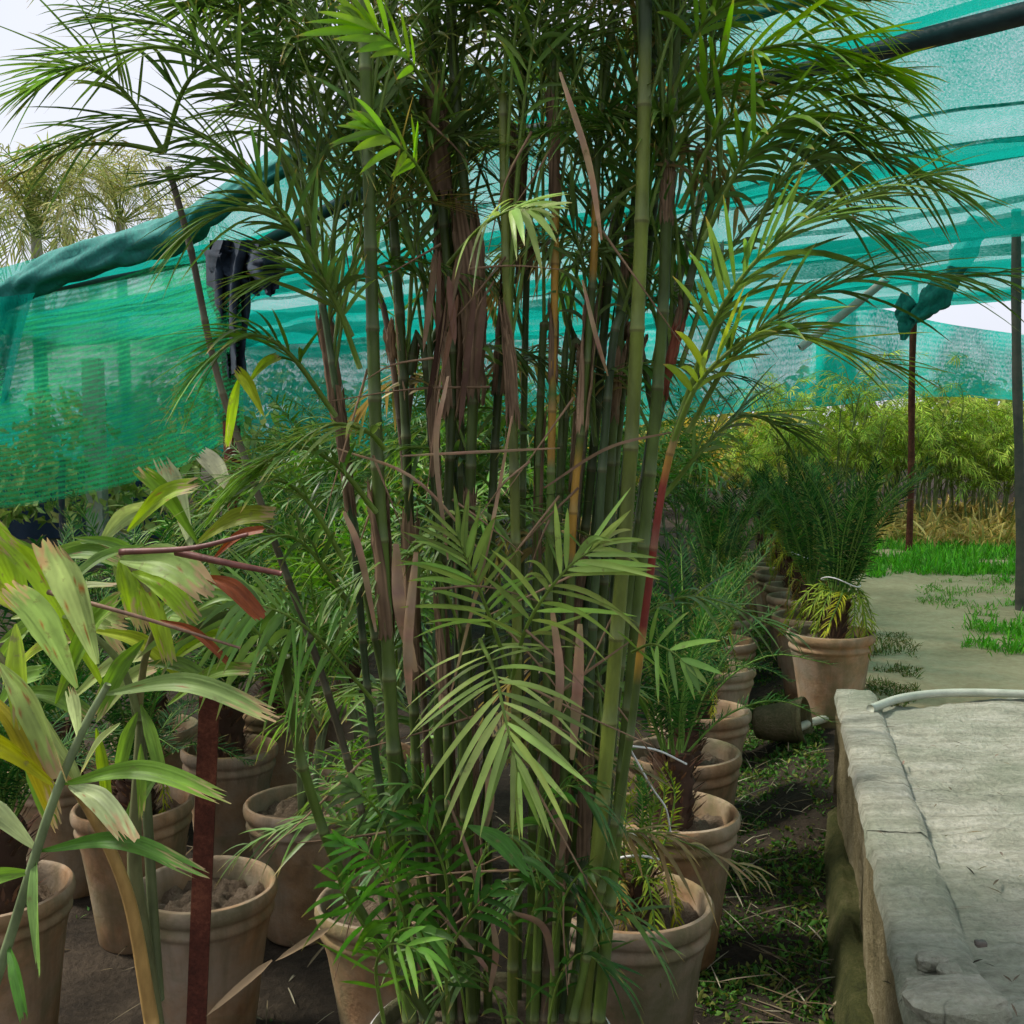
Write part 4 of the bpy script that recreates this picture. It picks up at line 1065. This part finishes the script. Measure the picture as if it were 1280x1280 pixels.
# the frond hanging at the left of the clump and the ones at its foot
pf([(470, 880, 1.82), (400, 800, 1.7), (350, 765, 1.62), (300, 752, 1.58)], True, n=15, ll=.17, lw=.0115, col=(.085, .15, .055), droop=.5, start=.25, a0=78, a1=20, lift=.0, normal=(-.1, -.75, .65), rr=.004, jitter=.7)
pf([(400, 900, 1.75), (330, 800, 1.72), (285, 760, 1.7), (240, 745, 1.7)], n=12, ll=.16, lw=.014, col=MG, droop=.5, start=.3, a0=70, a1=20, normal=(-.1, -.75, .65), rr=.004)
for pts, c, ll, n in (([(520, 1230, 1.8), (500, 1130, 1.74), (470, 1075, 1.68), (430, 1055, 1.64)], (.05, .14, .025), .11, 11), ([(500, 1250, 1.78), (490, 1180, 1.72), (510, 1160, 1.66), (540, 1165, 1.63)], (.06, .14, .03), .11, 8),
                      ([(480, 1278, 1.76), (470, 1210, 1.7), (490, 1180, 1.64), (530, 1190, 1.6)], (.11, .21, .04), .12, 9), ([(520, 1260, 1.82), (450, 1150, 1.72), (430, 1120, 1.68), (420, 1090, 1.66)], (.05, .13, .03), .10, 8),
                      ([(560, 1260, 1.84), (560, 1120, 1.8), (545, 1060, 1.76), (520, 1020, 1.74)], (.035, .10, .02), .13, 11), ([(500, 1100, 1.84), (480, 1030, 1.78), (460, 1000, 1.74), (440, 985, 1.72)], (.07, .11, .06), .11, 9),
                      ([(560, 1278, 1.8), (560, 1200, 1.74), (590, 1140, 1.7), (620, 1110, 1.68)], (.03, .085, .02), .12, 9)):
    pf(pts, n=n, ll=ll * 1.1, lw=.013, col=c, droop=.35, start=.2, a0=60, a1=12, normal=(0, -.8, .5), rr=.004, tip=.04, lift=.05)
# right-hand arching fronds
right = [([(850, 520, 1.8), (905, 380, 1.7), (1000, 280, 1.62), (1150, 225, 1.6)], MG, .20, 26, .35), ([(860, 540, 1.85), (930, 430, 1.75), (1060, 350, 1.68), (1235, 345, 1.64)], (.06, .125, .03), .20, 26, .35),
         ([(838, 560, 1.8), (880, 470, 1.72), (970, 415, 1.66), (1110, 455, 1.62)], (.17, .22, .045), .18, 22, .3), ([(840, 200, 1.9), (900, 90, 1.8), (1000, 55, 1.72), (1110, 95, 1.7)], BG, .19, 26, .45),
         ([(850, 260, 1.9), (910, 150, 1.82), (1020, 110, 1.76), (1130, 150, 1.72)], (.09, .17, .025), .19, 26, .5), ([(840, 120, 1.92), (880, 30, 1.86), (960, -10, 1.8), (1070, 20, 1.76)], BG, .19, 24, .5),
         ([(870, 330, 1.95), (900, 240, 1.9), (980, 180, 1.86), (1070, 220, 1.84)], DG, .18, 22, .5), ([(880, 300, 1.8), (930, 200, 1.74), (990, 150, 1.7), (1050, 165, 1.68)], (.08, .15, .03), .18, 22, .5),
         ([(850, 460, 2.0), (900, 330, 2.0), (990, 250, 2.0), (1120, 300, 2.0)], DG, .2, 24, .4), ([(830, 620, 2.0), (880, 560, 1.95), (930, 520, 1.95), (990, 540, 1.95)], DG, .18, 20, .4), ([(930, 330, 1.78), (975, 230, 1.74), (1060, 185, 1.70), (1180, 235, 1.68)], MG, .19, 24, .4)]
for pts, c, ll, n, dr in right:
    pf(pts, n=n, ll=ll * 1.1, lw=.0125, col=c, droop=dr * .7, start=.25, a0=46, a1=12, lift=.12, rr=.0055, tip=.08)
leftf = [([(400, 300, 1.95), (330, 150, 1.85), (220, 60, 1.78), (70, 90, 1.74)], MG, .19, 26, .4), ([(390, 330, 1.9), (310, 210, 1.82), (190, 150, 1.76), (50, 190, 1.72)], DG, .18, 26, .4),
         ([(380, 280, 2.0), (320, 120, 1.95), (230, 40, 1.9), (120, 20, 1.86)], DG, .19, 24, .4), ([(372, 180, 2.1), (330, 60, 2.05), (260, -10, 2.0), (150, -20, 1.95)], DG, .2, 24, .4),
         ([(400, 360, 1.86), (350, 260, 1.78), (290, 215, 1.72), (215, 225, 1.7)], (.07, .12, .05), .16, 22, .35), ([(205, 190, 2.0), (160, 120, 1.95), (110, 85, 1.92), (40, 110, 1.9)], MG, .18, 20, .4),
         ([(205, 190, 2.0), (230, 110, 1.95), (280, 60, 1.92), (340, 70, 1.9)], DG, .18, 20, .4), ([(205, 190, 2.0), (150, 180, 1.96), (90, 185, 1.93), (10, 225, 1.9)], (.10, .08, .05), .05, 10, .6),
         ([(440, 420, 1.84), (380, 300, 1.74), (300, 260, 1.68), (240, 290, 1.66)], (.10, .16, .06), .16, 20, .5), ([(420, 520, 1.84), (360, 440, 1.76), (310, 420, 1.72), (255, 455, 1.7)], (.07, .14, .03), .16, 20, .45),
         ([(470, 640, 1.82), (420, 580, 1.74), (370, 560, 1.7), (310, 590, 1.68)], (.09, .16, .045), .15, 18, .45), ([(480, 560, 1.8), (460, 540, 1.74), (420, 530, 1.7), (370, 550, 1.68)], LG, .13, 14, .6),
         ([(430, 700, 1.9), (380, 620, 1.84), (330, 600, 1.8), (270, 640, 1.78)], DG, .18, 20, .45), ([(440, 760, 1.95), (390, 690, 1.9), (350, 670, 1.86), (290, 700, 1.84)], DG, .18, 20, .45), ([(450, 460, 1.86), (420, 380, 1.8), (390, 340, 1.76), (330, 350, 1.74)], MG, .17, 20, .4)]
for pts, c, ll, n, dr in leftf:
    pf(pts, n=n, ll=ll * 1.15, lw=.0095, col=c, droop=dr * .6, start=.25, a0=44, a1=13, lift=.12, rr=.0055, tip=.08)
# crown fronds springing from the cane tops and upper nodes
rs = random.Random(4)
for key, (o, C) in CANES.items():
    if key in ('lean', 'arch', 'red'): continue
    nf = 2 if key.startswith('in') else 5
    if key in ('b8', 'b9', 'b3', 'b2', 'left', 'b5', 'b7'): nf += 3
    for k in range(nf):
        f = rs.uniform(.66, .98) if k else .99
        b = C[int(f * (len(C) - 1))]
        az = rs.uniform(0, 2 * math.pi); up = rs.uniform(.38, .8); out = rs.uniform(.16, .4)
        dx, dy = math.cos(az), math.sin(az) * .75
        if dy < -.3: out *= .6
        p = [b, b + np.array([dx * out * .25, dy * out * .25, up * .5]), b + np.array([dx * out * .75, dy * out * .75, up * .82]), b + np.array([dx * out * 1.45, dy * out * 1.45, up * .80])]
        p = [rel(q) for q in p]
        frond('frond', clump, M['leaf'], p, n=19, ll=rs.uniform(.17, .27), lw=rs.uniform(.0065, .0105), col=rs.choice([DG, MG, MG, (.085, .125, .06), (.10, .14, .07), (.055, .115, .03), (.10, .17, .045), (.12, .14, .05), (.19, .14, .075)]), droop=rs.uniform(.06, .4), start=.3, a0=40, a1=12, lift=.12, rr=.004, tip=.14, rows=5)
# inner fronds in the body of the clump
for k in range(46):
    key = rs.choice([x for x in CANES if x.startswith('b') or x.startswith('in')]); C = CANES[key][1]
    b = C[int(rs.uniform(.1, .72) * (len(C) - 1))]; az = rs.uniform(-.6, 3.7); out = rs.uniform(.15, .4); up = rs.uniform(.1, .4)
    dx, dy = math.cos(az), math.sin(az)
    p = [rel(b), rel(b + np.array([dx * out * .3, dy * out * .3, up * .6])), rel(b + np.array([dx * out * .7, dy * out * .7, up * .8])), rel(b + np.array([dx * out * 1.3, dy * out * 1.3, up * .5]))]
    frond('frond', clump, M['leaf'], p, n=16, ll=rs.uniform(.12, .19), lw=.011, col=rs.choice([DG, MG, MG, (.05, .1, .03), (.17, .12, .07)]), droop=rs.uniform(.3, .7), start=.3, a0=52, a1=15, lift=.1, rr=.004, tip=.08, rows=5)
for k in range(12):
    x = rs.uniform(520, 740); y = rs.uniform(1000, 1270); sx = rs.choice([-1, 1]); Y = rs.uniform(1.74, 1.9)
    pf([(x, y + 60, Y + .06), (x + sx * 15, y - 10, Y + .02), (x + sx * 45, y - 45, Y), (x + sx * 85, y - 30 + rs.uniform(-20, 40), Y - .02)], n=9, ll=rs.uniform(.09, .15), lw=.011, col=rs.choice([(.025, .075, .02), (.04, .1, .025), DG]), droop=.5, start=.2, a0=55, a1=12, rr=.003, tip=.1)
# ------------------------------------------------------------------ broad-leaflet palm at the left
wp = at(188, 1290, 1.75); WB = np.array([wp[0], wp[1], 0.0])
bp = thing('broad_leaf_palm', 'young palm with broad ragged pale and yellow-green leaflets before the iron stake', 'palm', WB)
def wrel(p): return np.asarray(p, float) - WB
def wide_leaf(parent, base, tip, w, col, Y0, Y1, under=False, sag=.06, normal=None, ragged=.14, burnt=.4, name='leaflet', org=None):
    org = WB if org is None else org
    """broad wedge leaflet with a torn end; base and tip in photo pixels, w in photo pixels"""
    a, b = at(*base, Y0), at(*tip, Y1); n, k = 20, 15; b = a + (b - a) * 1.22
    mid = (a + b) / 2 + np.array([0, 0, sag * np.linalg.norm(b - a) * 2]); C = spline([a, mid, b], n); T = nrm(np.gradient(C, axis=0))
    nv = np.array(normal if normal is not None else (random.uniform(-.5, .5), -.8, random.uniform(.1, .7))); S = nrm(np.cross(T, nv)); nn = np.cross(S, T)
    W = w / F * (Y0 + Y1) / 2 * .66; V = np.zeros((n, k, 3)); Cc = np.zeros((n, k, 3)); L = np.linalg.norm(b - a); sd = random.uniform(0, 50)
    twist = random.uniform(-.7, .7); slant = random.uniform(-.35, .35)
    teeth = [random.uniform(0, 1) ** 1.5 for _ in range(k)]
    for i in range(n):
        t = i / (n - 1); pr = min(1, .10 + (t / .55) ** .8) * (1 - .22 * max(0, (t - .6) / .4) ** 2)
        ct, stw = math.cos(twist * t), math.sin(twist * t)
        for j in range(k):
            f = j / (k - 1) - .5
            en = ragged * L * 1.5 * (teeth[j] * .8 + .3 * abs(f) + slant * f) * max(0, (t - .6) / .4)
            fold = .22 * W * abs(f) * 2 * pr + .018 * W * math.sin(j * 2.2) * pr
            V[i, j] = -org + (C[i] + (S[i] * ct + nn[i] * stw) * f * W * pr + (nn[i] * ct - S[i] * stw) * fold - T[i] * en)
            c = np.array(col) * (1 + .06 * (1 if j % 2 else -1) + .35 * fbm(i * .22, j * .4, sd, 1, 3))
            if fbm(i * .5, j * .6, sd + 9, .8, 2) > .68 and burnt > .25: c = np.array([.24, .10, .05])
            br = np.clip((t + .3 * fbm(j * .7, i * .3, sd + 4, 1, 2) - (1.0 - .18 * burnt - .03)) / .07, 0, 1) if burnt > 0 else 0
            c = c * (1 - br) + np.array([.34, .25, .17]) * br
            Cc[i, j] = np.clip(c, .01, .9)
    mb = MB(); grid(mb, V, Cc.reshape(-1, 3)); return mb.build(name, M['wide'], parent)
def wstem(pts, r0, r1, col, name='stem'):
    mb = MB(); tube(mb, spline([wrel(at(*p)) for p in pts], 40), np.linspace(r0, r1, 40), 10, np.asarray(col)); return mb.build(name, M['cane'], bp)
WLG, WY, WG, WPALE = (.20, .30, .12), (.24, .37, .04), (.13, .25, .04), (.30, .37, .23)
wstem([(196, 1300, 1.75), (180, 1180, 1.75), (168, 1080, 1.74), (172, 980, 1.72), (176, 900, 1.72)], .017, .008, (.13, .14, .06))
wstem([(198, 1250, 1.77), (190, 1120, 1.78), (180, 960, 1.78), (165, 860, 1.76)], .011, .007, (.10, .12, .05))
wstem([(190, 1280, 1.72), (160, 1120, 1.68), (110, 1010, 1.64), (70, 960, 1.6)], .013, .006, (.36, .22, .07), 'dry_stalk')
r1 = wstem([(-40, 1330, 1.5), (10, 1180, 1.45), (60, 1020, 1.42), (100, 920, 1.42), (135, 855, 1.42)], .0085, .005, (.17, .22, .10), 'rachis')
for (b, t_, w, c, Y0, Y1, bu) in (((78, 980), (250, 1000), 38, WG, 1.42, 1.36, .2), ((86, 982), (150, 1042), 46, WPALE, 1.42, 1.35, .8), ((48, 1064), (222, 1092), 34, (.08, .19, .04), 1.43, 1.36, .2),
                                 ((46, 1062), (-40, 1010), 44, WPALE, 1.43, 1.4, .2), ((44, 1072), (50, 1195), 50, (.16, .28, .10), 1.43, 1.38, .0), ((74, 985), (-40, 925), 46, (.24, .26, .02), 1.42, 1.4, .5),
                                 ((100, 930), (88, 870), 24, WPALE, 1.42, 1.4, .2), ((128, 868), (310, 895), 38, WLG, 1.42, 1.36, .5), ((40, 1090), (-40, 1120), 36, WG, 1.43, 1.4, .0), ((10, 1180), (30, 1260), 34, (.06, .17, .03), 1.45, 1.4, .0)):
    wide_leaf(r1, b, t_, w, c, Y0, Y1, burnt=bu)
r2 = wstem([(60, 960, 1.6), (40, 900, 1.58), (0, 820, 1.56), (-60, 770, 1.55)], .006, .004, (.2, .2, .08), 'rachis')
r3 = wstem([(176, 900, 1.72), (150, 830, 1.66), (110, 790, 1.62), (60, 760, 1.6)], .007, .004, (.2, .24, .1), 'rachis')
for (b, t_, w, c, Y0, Y1, bu) in (((96, 860), (20, 755), 62, WLG, 1.52, 1.46, .5), ((122, 830), (70, 700), 70, (.26, .34, .17), 1.5, 1.44, .7), ((130, 860), (10, 690), 44, WY, 1.6, 1.58, .3),
                                 ((40, 780), (-20, 665), 60, WY, 1.6, 1.62, .8), ((60, 790), (-20, 740), 40, (.26, .3, .04), 1.6, 1.62, .2), ((80, 800), (45, 745), 40, WG, 1.64, 1.64, .0), ((20, 780), (30, 890), 54, (.22, .32, .03), 1.5, 1.46, .2),
                                 ((0, 830), (70, 960), 60, (.24, .32, .12), 1.46, 1.42, .9), ((-20, 860), (60, 1010), 40, (.28, .25, .02), 1.5, 1.46, .5), ((70, 880), (140, 770), 46, (.14, .25, .04), 1.56, 1.5, .1)):
    wide_leaf(r3, b, t_, w, c, Y0, Y1, burnt=bu)
r4 = wstem([(172, 900, 1.72), (180, 830, 1.68), (195, 760, 1.62), (150, 690, 1.6)], .007, .004, (.22, .2, .09), 'rachis')
for (b, t_, w, c, Y0, Y1, bu) in (((150, 700), (250, 740), 66, (.22, .32, .12), 1.6, 1.52, .9), ((165, 715), (235, 770), 44, WY, 1.6, 1.55, .5), ((170, 720), (205, 815), 36, (.26, .36, .04), 1.62, 1.58, .3), ((150, 700), (165, 760), 40, WY, 1.62, 1.6, .7),
                                 ((248, 680), (185, 600), 34, (.10, .19, .03), 1.7, 1.68, .1), ((240, 690), (205, 590), 40, (.28, .33, .24), 1.72, 1.72, .3), ((245, 680), (330, 650), 36, (.20, .24, .03), 1.7, 1.68, .5), ((255, 660), (330, 590), 30, WG, 1.72, 1.7, .1),
                                 ((290, 620), (255, 575), 38, (.42, .42, .38), 1.74, 1.74, .0), ((180, 800), (130, 880), 34, (.11, .21, .03), 1.64, 1.6, .1), ((185, 830), (250, 850), 30, (.10, .18, .04), 1.66, 1.64, .2), ((176, 880), (200, 960), 28, (.14, .25, .05), 1.7, 1.66, .0), ((172, 890), (150, 960), 26, (.12, .22, .04), 1.7, 1.68, .0),
                                 ((176, 930), (176, 1010), 20, (.14, .24, .05), 1.7, 1.68, .1), ((300, 470), (285, 545), 20, WY, 1.75, 1.75, .2), ((310, 480), (345, 450), 18, WY, 1.75, 1.73, .2), ((330, 520), (300, 470), 24, (.24, .3, .04), 1.75, 1.74, .1)):
    wide_leaf(r4, b, t_, w, c, Y0, Y1, burnt=bu)
wstem([(60, 740, 1.5), (170, 770, 1.48), (300, 810, 1.5)], .004, .002, (.22, .13, .08), 'dead_rachis')
wstem([(150, 690, 1.52), (240, 685, 1.5), (310, 668, 1.5)], .005, .003, (.15, .06, .045), 'dead_rachis')
wstem([(220, 690, 1.52), (290, 705, 1.5), (352, 717, 1.5)], .006, .004, (.16, .06, .045), 'dead_rachis')
for b, t_, w in (((255, 720), (315, 765), 34), ((265, 700), (320, 668), 18), ((200, 775), (272, 820), 16)):
    wide_leaf(bp, b, t_, w, (.20, .055, .025), 1.54, 1.52, burnt=0, name='dead_leaflet', ragged=.05)
# bent dry blade on the soil side
mb = MB(); strips(mb, [wrel(at(412, 1160, 1.78)), wrel(at(340, 1200, 1.77))], [wrel(at(340, 1200, 1.77)) - wrel(at(412, 1160, 1.78)), wrel(at(262, 1262, 1.74)) - wrel(at(340, 1200, 1.77))], [(0, -1, .4)] * 2, [.11, .14], .014, .05, (.34, .24, .14), 6)
mb.build('dry_blade', M['dry'], bp)

for (b, t_, w, c) in (((585, 1032), (650, 1085), 34, (.05, .15, .03)), ((632, 1070), (690, 1105), 22, (.05, .14, .035)), ((440, 1195), (480, 1160), 26, (.10, .24, .03)), ((520, 1190), (560, 1172), 22, (.10, .2, .03))):
    wide_leaf(clump, b, t_, w, c, 1.7, 1.64, burnt=0, name='broad_leaf', org=CL, ragged=.2)
# more leaflets filling the crown of the broad-leaf palm
rs = random.Random(21)
for k in range(34):
    x, y = rs.uniform(-30, 210), rs.uniform(660, 960); a_ = rs.uniform(-2.6, .9); L_ = rs.uniform(70, 130); Y = rs.uniform(1.62, 1.85)
    wide_leaf(r4, (x, y), (x + L_ * math.cos(a_), y - L_ * math.sin(a_) * .8), rs.uniform(20, 42), rs.choice([WG, (.22, .33, .03), (.30, .38, .04), (.16, .27, .05), (.10, .19, .04), (.26, .33, .14)]), Y, Y - rs.uniform(0, .06), burnt=rs.choice([0, .2, .5, .8]))
mb = MB(); tube(mb, spline([at(785, 932, 1.92), at(822, 938, 1.98), at(858, 955, 2.1)], 14), .0022, 5)
tube(mb, spline([at(785, 932, 1.92), at(815, 985, 2.0), at(832, 1010, 2.05), at(838, 1040, 2.1)], 14), .0022, 5)
o = mb.build('tie_wire', M['string']); tag(o, 'thin pale tie wire from a thick cane to the small tied cycad', 'wire')
# rusty angle-iron stake
a, b = at(245, 1290, 2.1), at(262, 872, 2.08)
dirv = nrm(b - a); foot = a + dirv * ((-.05 - a[2]) / dirv[2]); Ln = np.linalg.norm(b - foot)
mb = MB(); X = nrm(np.cross(dirv, np.array([0, -1.0, 0]))) ; Yv = np.cross(dirv, X); Rm = np.stack([X, Yv, dirv], 1)
for c_, s_ in (((0, 0, Ln / 2), (.042, .005, Ln)), ((-.0185, .0235, Ln / 2), (.005, .042, Ln))): box(mb, Rm @ np.array(c_), s_, R=Rm)
o = mb.build('iron_stake', M['rust'], smooth=False); o.location = foot; tag(o, 'rust-red angle-iron stake standing before the mossy pot', 'stake')

# ------------------------------------------------------------------ ground cover (nobody could count it)
def blades(name, label, pts, L, W, cols, lean=.5, droop=.4, rows=3, mat='leaf_far', kind='stuff', zoff=0.0, up=1.0):
    n = len(pts); B = np.array([(p[0], p[1], gz(p[0], p[1]) + zoff) for p in pts]); th = RNG.uniform(0, 6.28, n)
    d = np.stack([np.cos(th) * lean * RNG.random(n), np.sin(th) * lean * RNG.random(n), up * np.ones(n)], 1)
    cc = np.array(cols)[RNG.integers(0, len(cols), n)] * RNG.uniform(.6, 1.3, (n, 1))
    mb = MB(); strips(mb, B, d, np.stack([np.cos(th), np.sin(th), 0 * th + .2], 1), RNG.uniform(L[0], L[1], n), RNG.uniform(W[0], W[1], n), droop * RNG.uniform(.3, 1.8, n), cc, rows)
    o = mb.build(name, M[mat]); tag(o, label, kind=kind); return o
def scatter(n, f, thr=-.1, sc=2.0, seed=0):
    out = []
    while len(out) < n:
        p = f()
        if fbm(p[0], p[1], seed, sc, 3) > thr: out.append(p)
    return out
def strip_pt(s0, s1, y0, y1):
    def f():
        s, l = random.uniform(s0, s1), random.uniform(y0, y1); p = RS * s + RD * l; return (p[0], p[1])
    return f
blades('weeds', 'low dark green weeds in the gap between pots and wall', scatter(36000, strip_pt(-.38, .25, 1.0, 9.8), -.36, 2.6), (.012, .055), (.007, .018), [(.035, .11, .02), (.06, .14, .03), (.022, .075, .015), (.09, .11, .03)], 1.8, .6, 2)
blades('weeds', 'sparse weeds on the shaded soil among the pots', scatter(1400, lambda: (random.uniform(-3, .3), random.uniform(1.8, 6)), .1, 2.0), (.015, .05), (.005, .012), [(.03, .09, .02), (.05, .1, .03)], 1.5, .5, 2)
def pxreg(x0, x1, y0, y1):
    def f():
        cx, cy, hx, hy = (x0 + x1) / 2, (y0 + y1) / 2, (x1 - x0) / 2, (y1 - y0) / 2
        while True:
            px, py = random.uniform(x0 - hx * .25, x1 + hx * .25), random.uniform(y0 - hy * .35, y1 + hy * .35)
            d_ = (abs(px - cx) / hx) ** 2.5 + (abs(py - cy) / hy) ** 2.5 + .9 * fbm(px * .02, py * .05, y0, 1, 3)
            if d_ < random.uniform(.75, 1.15): break
        p = onz(px, py, .13); return (p[0], p[1])
    return f
BGG = [(.08, .30, .03), (.13, .36, .05), (.06, .22, .03)]
blades('grass', 'bright green grass patch past the path below the dry plants', scatter(14000, pxreg(1068, 1420, 664, 734), -.2, 1.0), (.06, .26), (.008, .018), BGG, .7, .5, 3, zoff=.03)
blades('grass', 'bright grass tuft round the foot of the tall steel post', scatter(3800, pxreg(1205, 1460, 762, 826), -.1, 2.2, 3), (.05, .18), (.006, .012), BGG, .8, .5, 3, zoff=.03)
blades('grass', 'thin grass at the edge of the path', scatter(900, pxreg(1140, 1330, 725, 768), .1, 2.5, 5), (.03, .12), (.006, .012), [(.10, .26, .04), (.14, .25, .09)], .9, .5, 3, zoff=.03)
blades('grass', 'scrappy dull grass between the path and the wall-end pot', scatter(1500, pxreg(1080, 1150, 790, 900), -.1, 3, 6), (.03, .09), (.004, .009), [(.06, .11, .03), (.12, .12, .05)], 1.2, .5, 3, zoff=.03)
blades('dry_grass', 'bed of straw-coloured withered plants before the thicket', scatter(4200, pxreg(1060, 1440, 646, 690), -.6, 1.0), (.4, .8), (.018, .035), [(.42, .32, .14), (.36, .25, .11), (.50, .40, .20), (.22, .22, .07)], 1.3, .9, 6, zoff=.08)
# straw and twigs lying on the ground
def litter(name, label, pts, L, W, cols, zoff=.012):
    n = len(pts); B = np.array([(p[0], p[1], gz(p[0], p[1]) + zoff + random.uniform(0, .02)) for p in pts]); th = RNG.uniform(0, 6.28, n)
    d = np.stack([np.cos(th), np.sin(th), RNG.normal(.05, .14, n)], 1); cc = np.array(cols)[RNG.integers(0, len(cols), n)] * RNG.uniform(.6, 1.2, (n, 1))
    mb = MB(); strips(mb, B, d, np.tile((0, 0, 1.0), (n, 1)), RNG.uniform(*L, n), RNG.uniform(*W, n), .06, cc, 4, fold=.6); o = mb.build(name, M['dry']); tag(o, label, kind='stuff')
ST = [(.24, .20, .13), (.16, .13, .08), (.32, .29, .2), (.12, .09, .05)]
litter('straw', 'dry straw and twigs strewn between the pots and the wall', [strip_pt(-.3, .18, .9, 5.5)() for _ in range(420)], (.04, .22), (.003, .007), ST)
litter('straw', 'dead leaf bits on the shaded soil', [(random.uniform(-2.6, .4), random.uniform(1.7, 5)) for _ in range(420)], (.03, .16), (.003, .01), ST)
B_ = [onz(random.uniform(1100, 1290), random.uniform(890, 1275), ZS) for _ in range(70)]; n_ = len(B_); mb = MB(); th = RNG.uniform(0, 6.28, n_)
strips(mb, np.array(B_) + np.array([0, 0, .014]), np.stack([np.cos(th), np.sin(th), 0 * th + .03], 1), np.tile((0, 0, 1.0), (n_, 1)), RNG.uniform(.008, .05, n_), RNG.uniform(.002, .007, n_), .02, jit((.16, .13, .085), n_, .4), 3, fold=.5)
o = mb.build('leaf_litter', M['dry']); tag(o, 'dry leaf crumbs and chaff lying on the concrete slab', kind='stuff')
# far woods
def wood(name, label, spots, n, cols, size=(.10, .22)):
    mb = MB()
    for (x, y, h, r) in spots:
        th, ph = RNG.uniform(0, 6.28, n), np.arccos(RNG.uniform(-.3, 1, n)); rr = r * RNG.uniform(.55, 1.05, n)
        cx = np.stack([x + rr * np.sin(ph) * np.cos(th), y + rr * np.sin(ph) * np.sin(th), np.maximum(.1, h * .45 + h * .6 * np.cos(ph) * RNG.uniform(.6, 1.05, n))], 1)
        strips(mb, cx, RNG.normal(0, 1, (n, 3)), RNG.normal(0, 1, (n, 3)), RNG.uniform(size[0], size[1], n) * 1.8, RNG.uniform(size[0], size[1], n), .3, np.array(cols)[RNG.integers(0, len(cols), n)] * RNG.uniform(.6, 1.3, (n, 1)), 2)
    o = mb.build(name, M['leaf_far']); tag(o, label, kind='stuff')
rs = random.Random(9)
wood('far_trees', 'mass of green scrub far beyond the shade house', [(x + rs.uniform(-.6, .6), rs.uniform(23, 30), rs.uniform(2.2, 3.6), rs.uniform(1.3, 2.0)) for x in np.arange(-24, 26, 1.7)], 700, [(.13, .19, .06), (.18, .23, .07), (.26, .27, .1), (.1, .16, .05)])
wood('scrub', 'yellowish sunlit scrub behind the far net', [(x, 19.5 + rs.uniform(-.4, .4), 2.0, 1.0) for x in np.arange(1.5, 5.2, .7)], 500, [(.42, .33, .10), (.34, .3, .1), (.2, .22, .06)], (.06, .14))
wood('scrub', 'greyish-green scrub behind the side net curtain', [(x, 12.6 + rs.uniform(-.6, .6), rs.uniform(1.3, 2.6), .8) for x in np.arange(-8.5, -1.5, .8)], 420, [(.18, .25, .08), (.28, .32, .13), (.13, .21, .06), (.36, .36, .2)], (.05, .13))
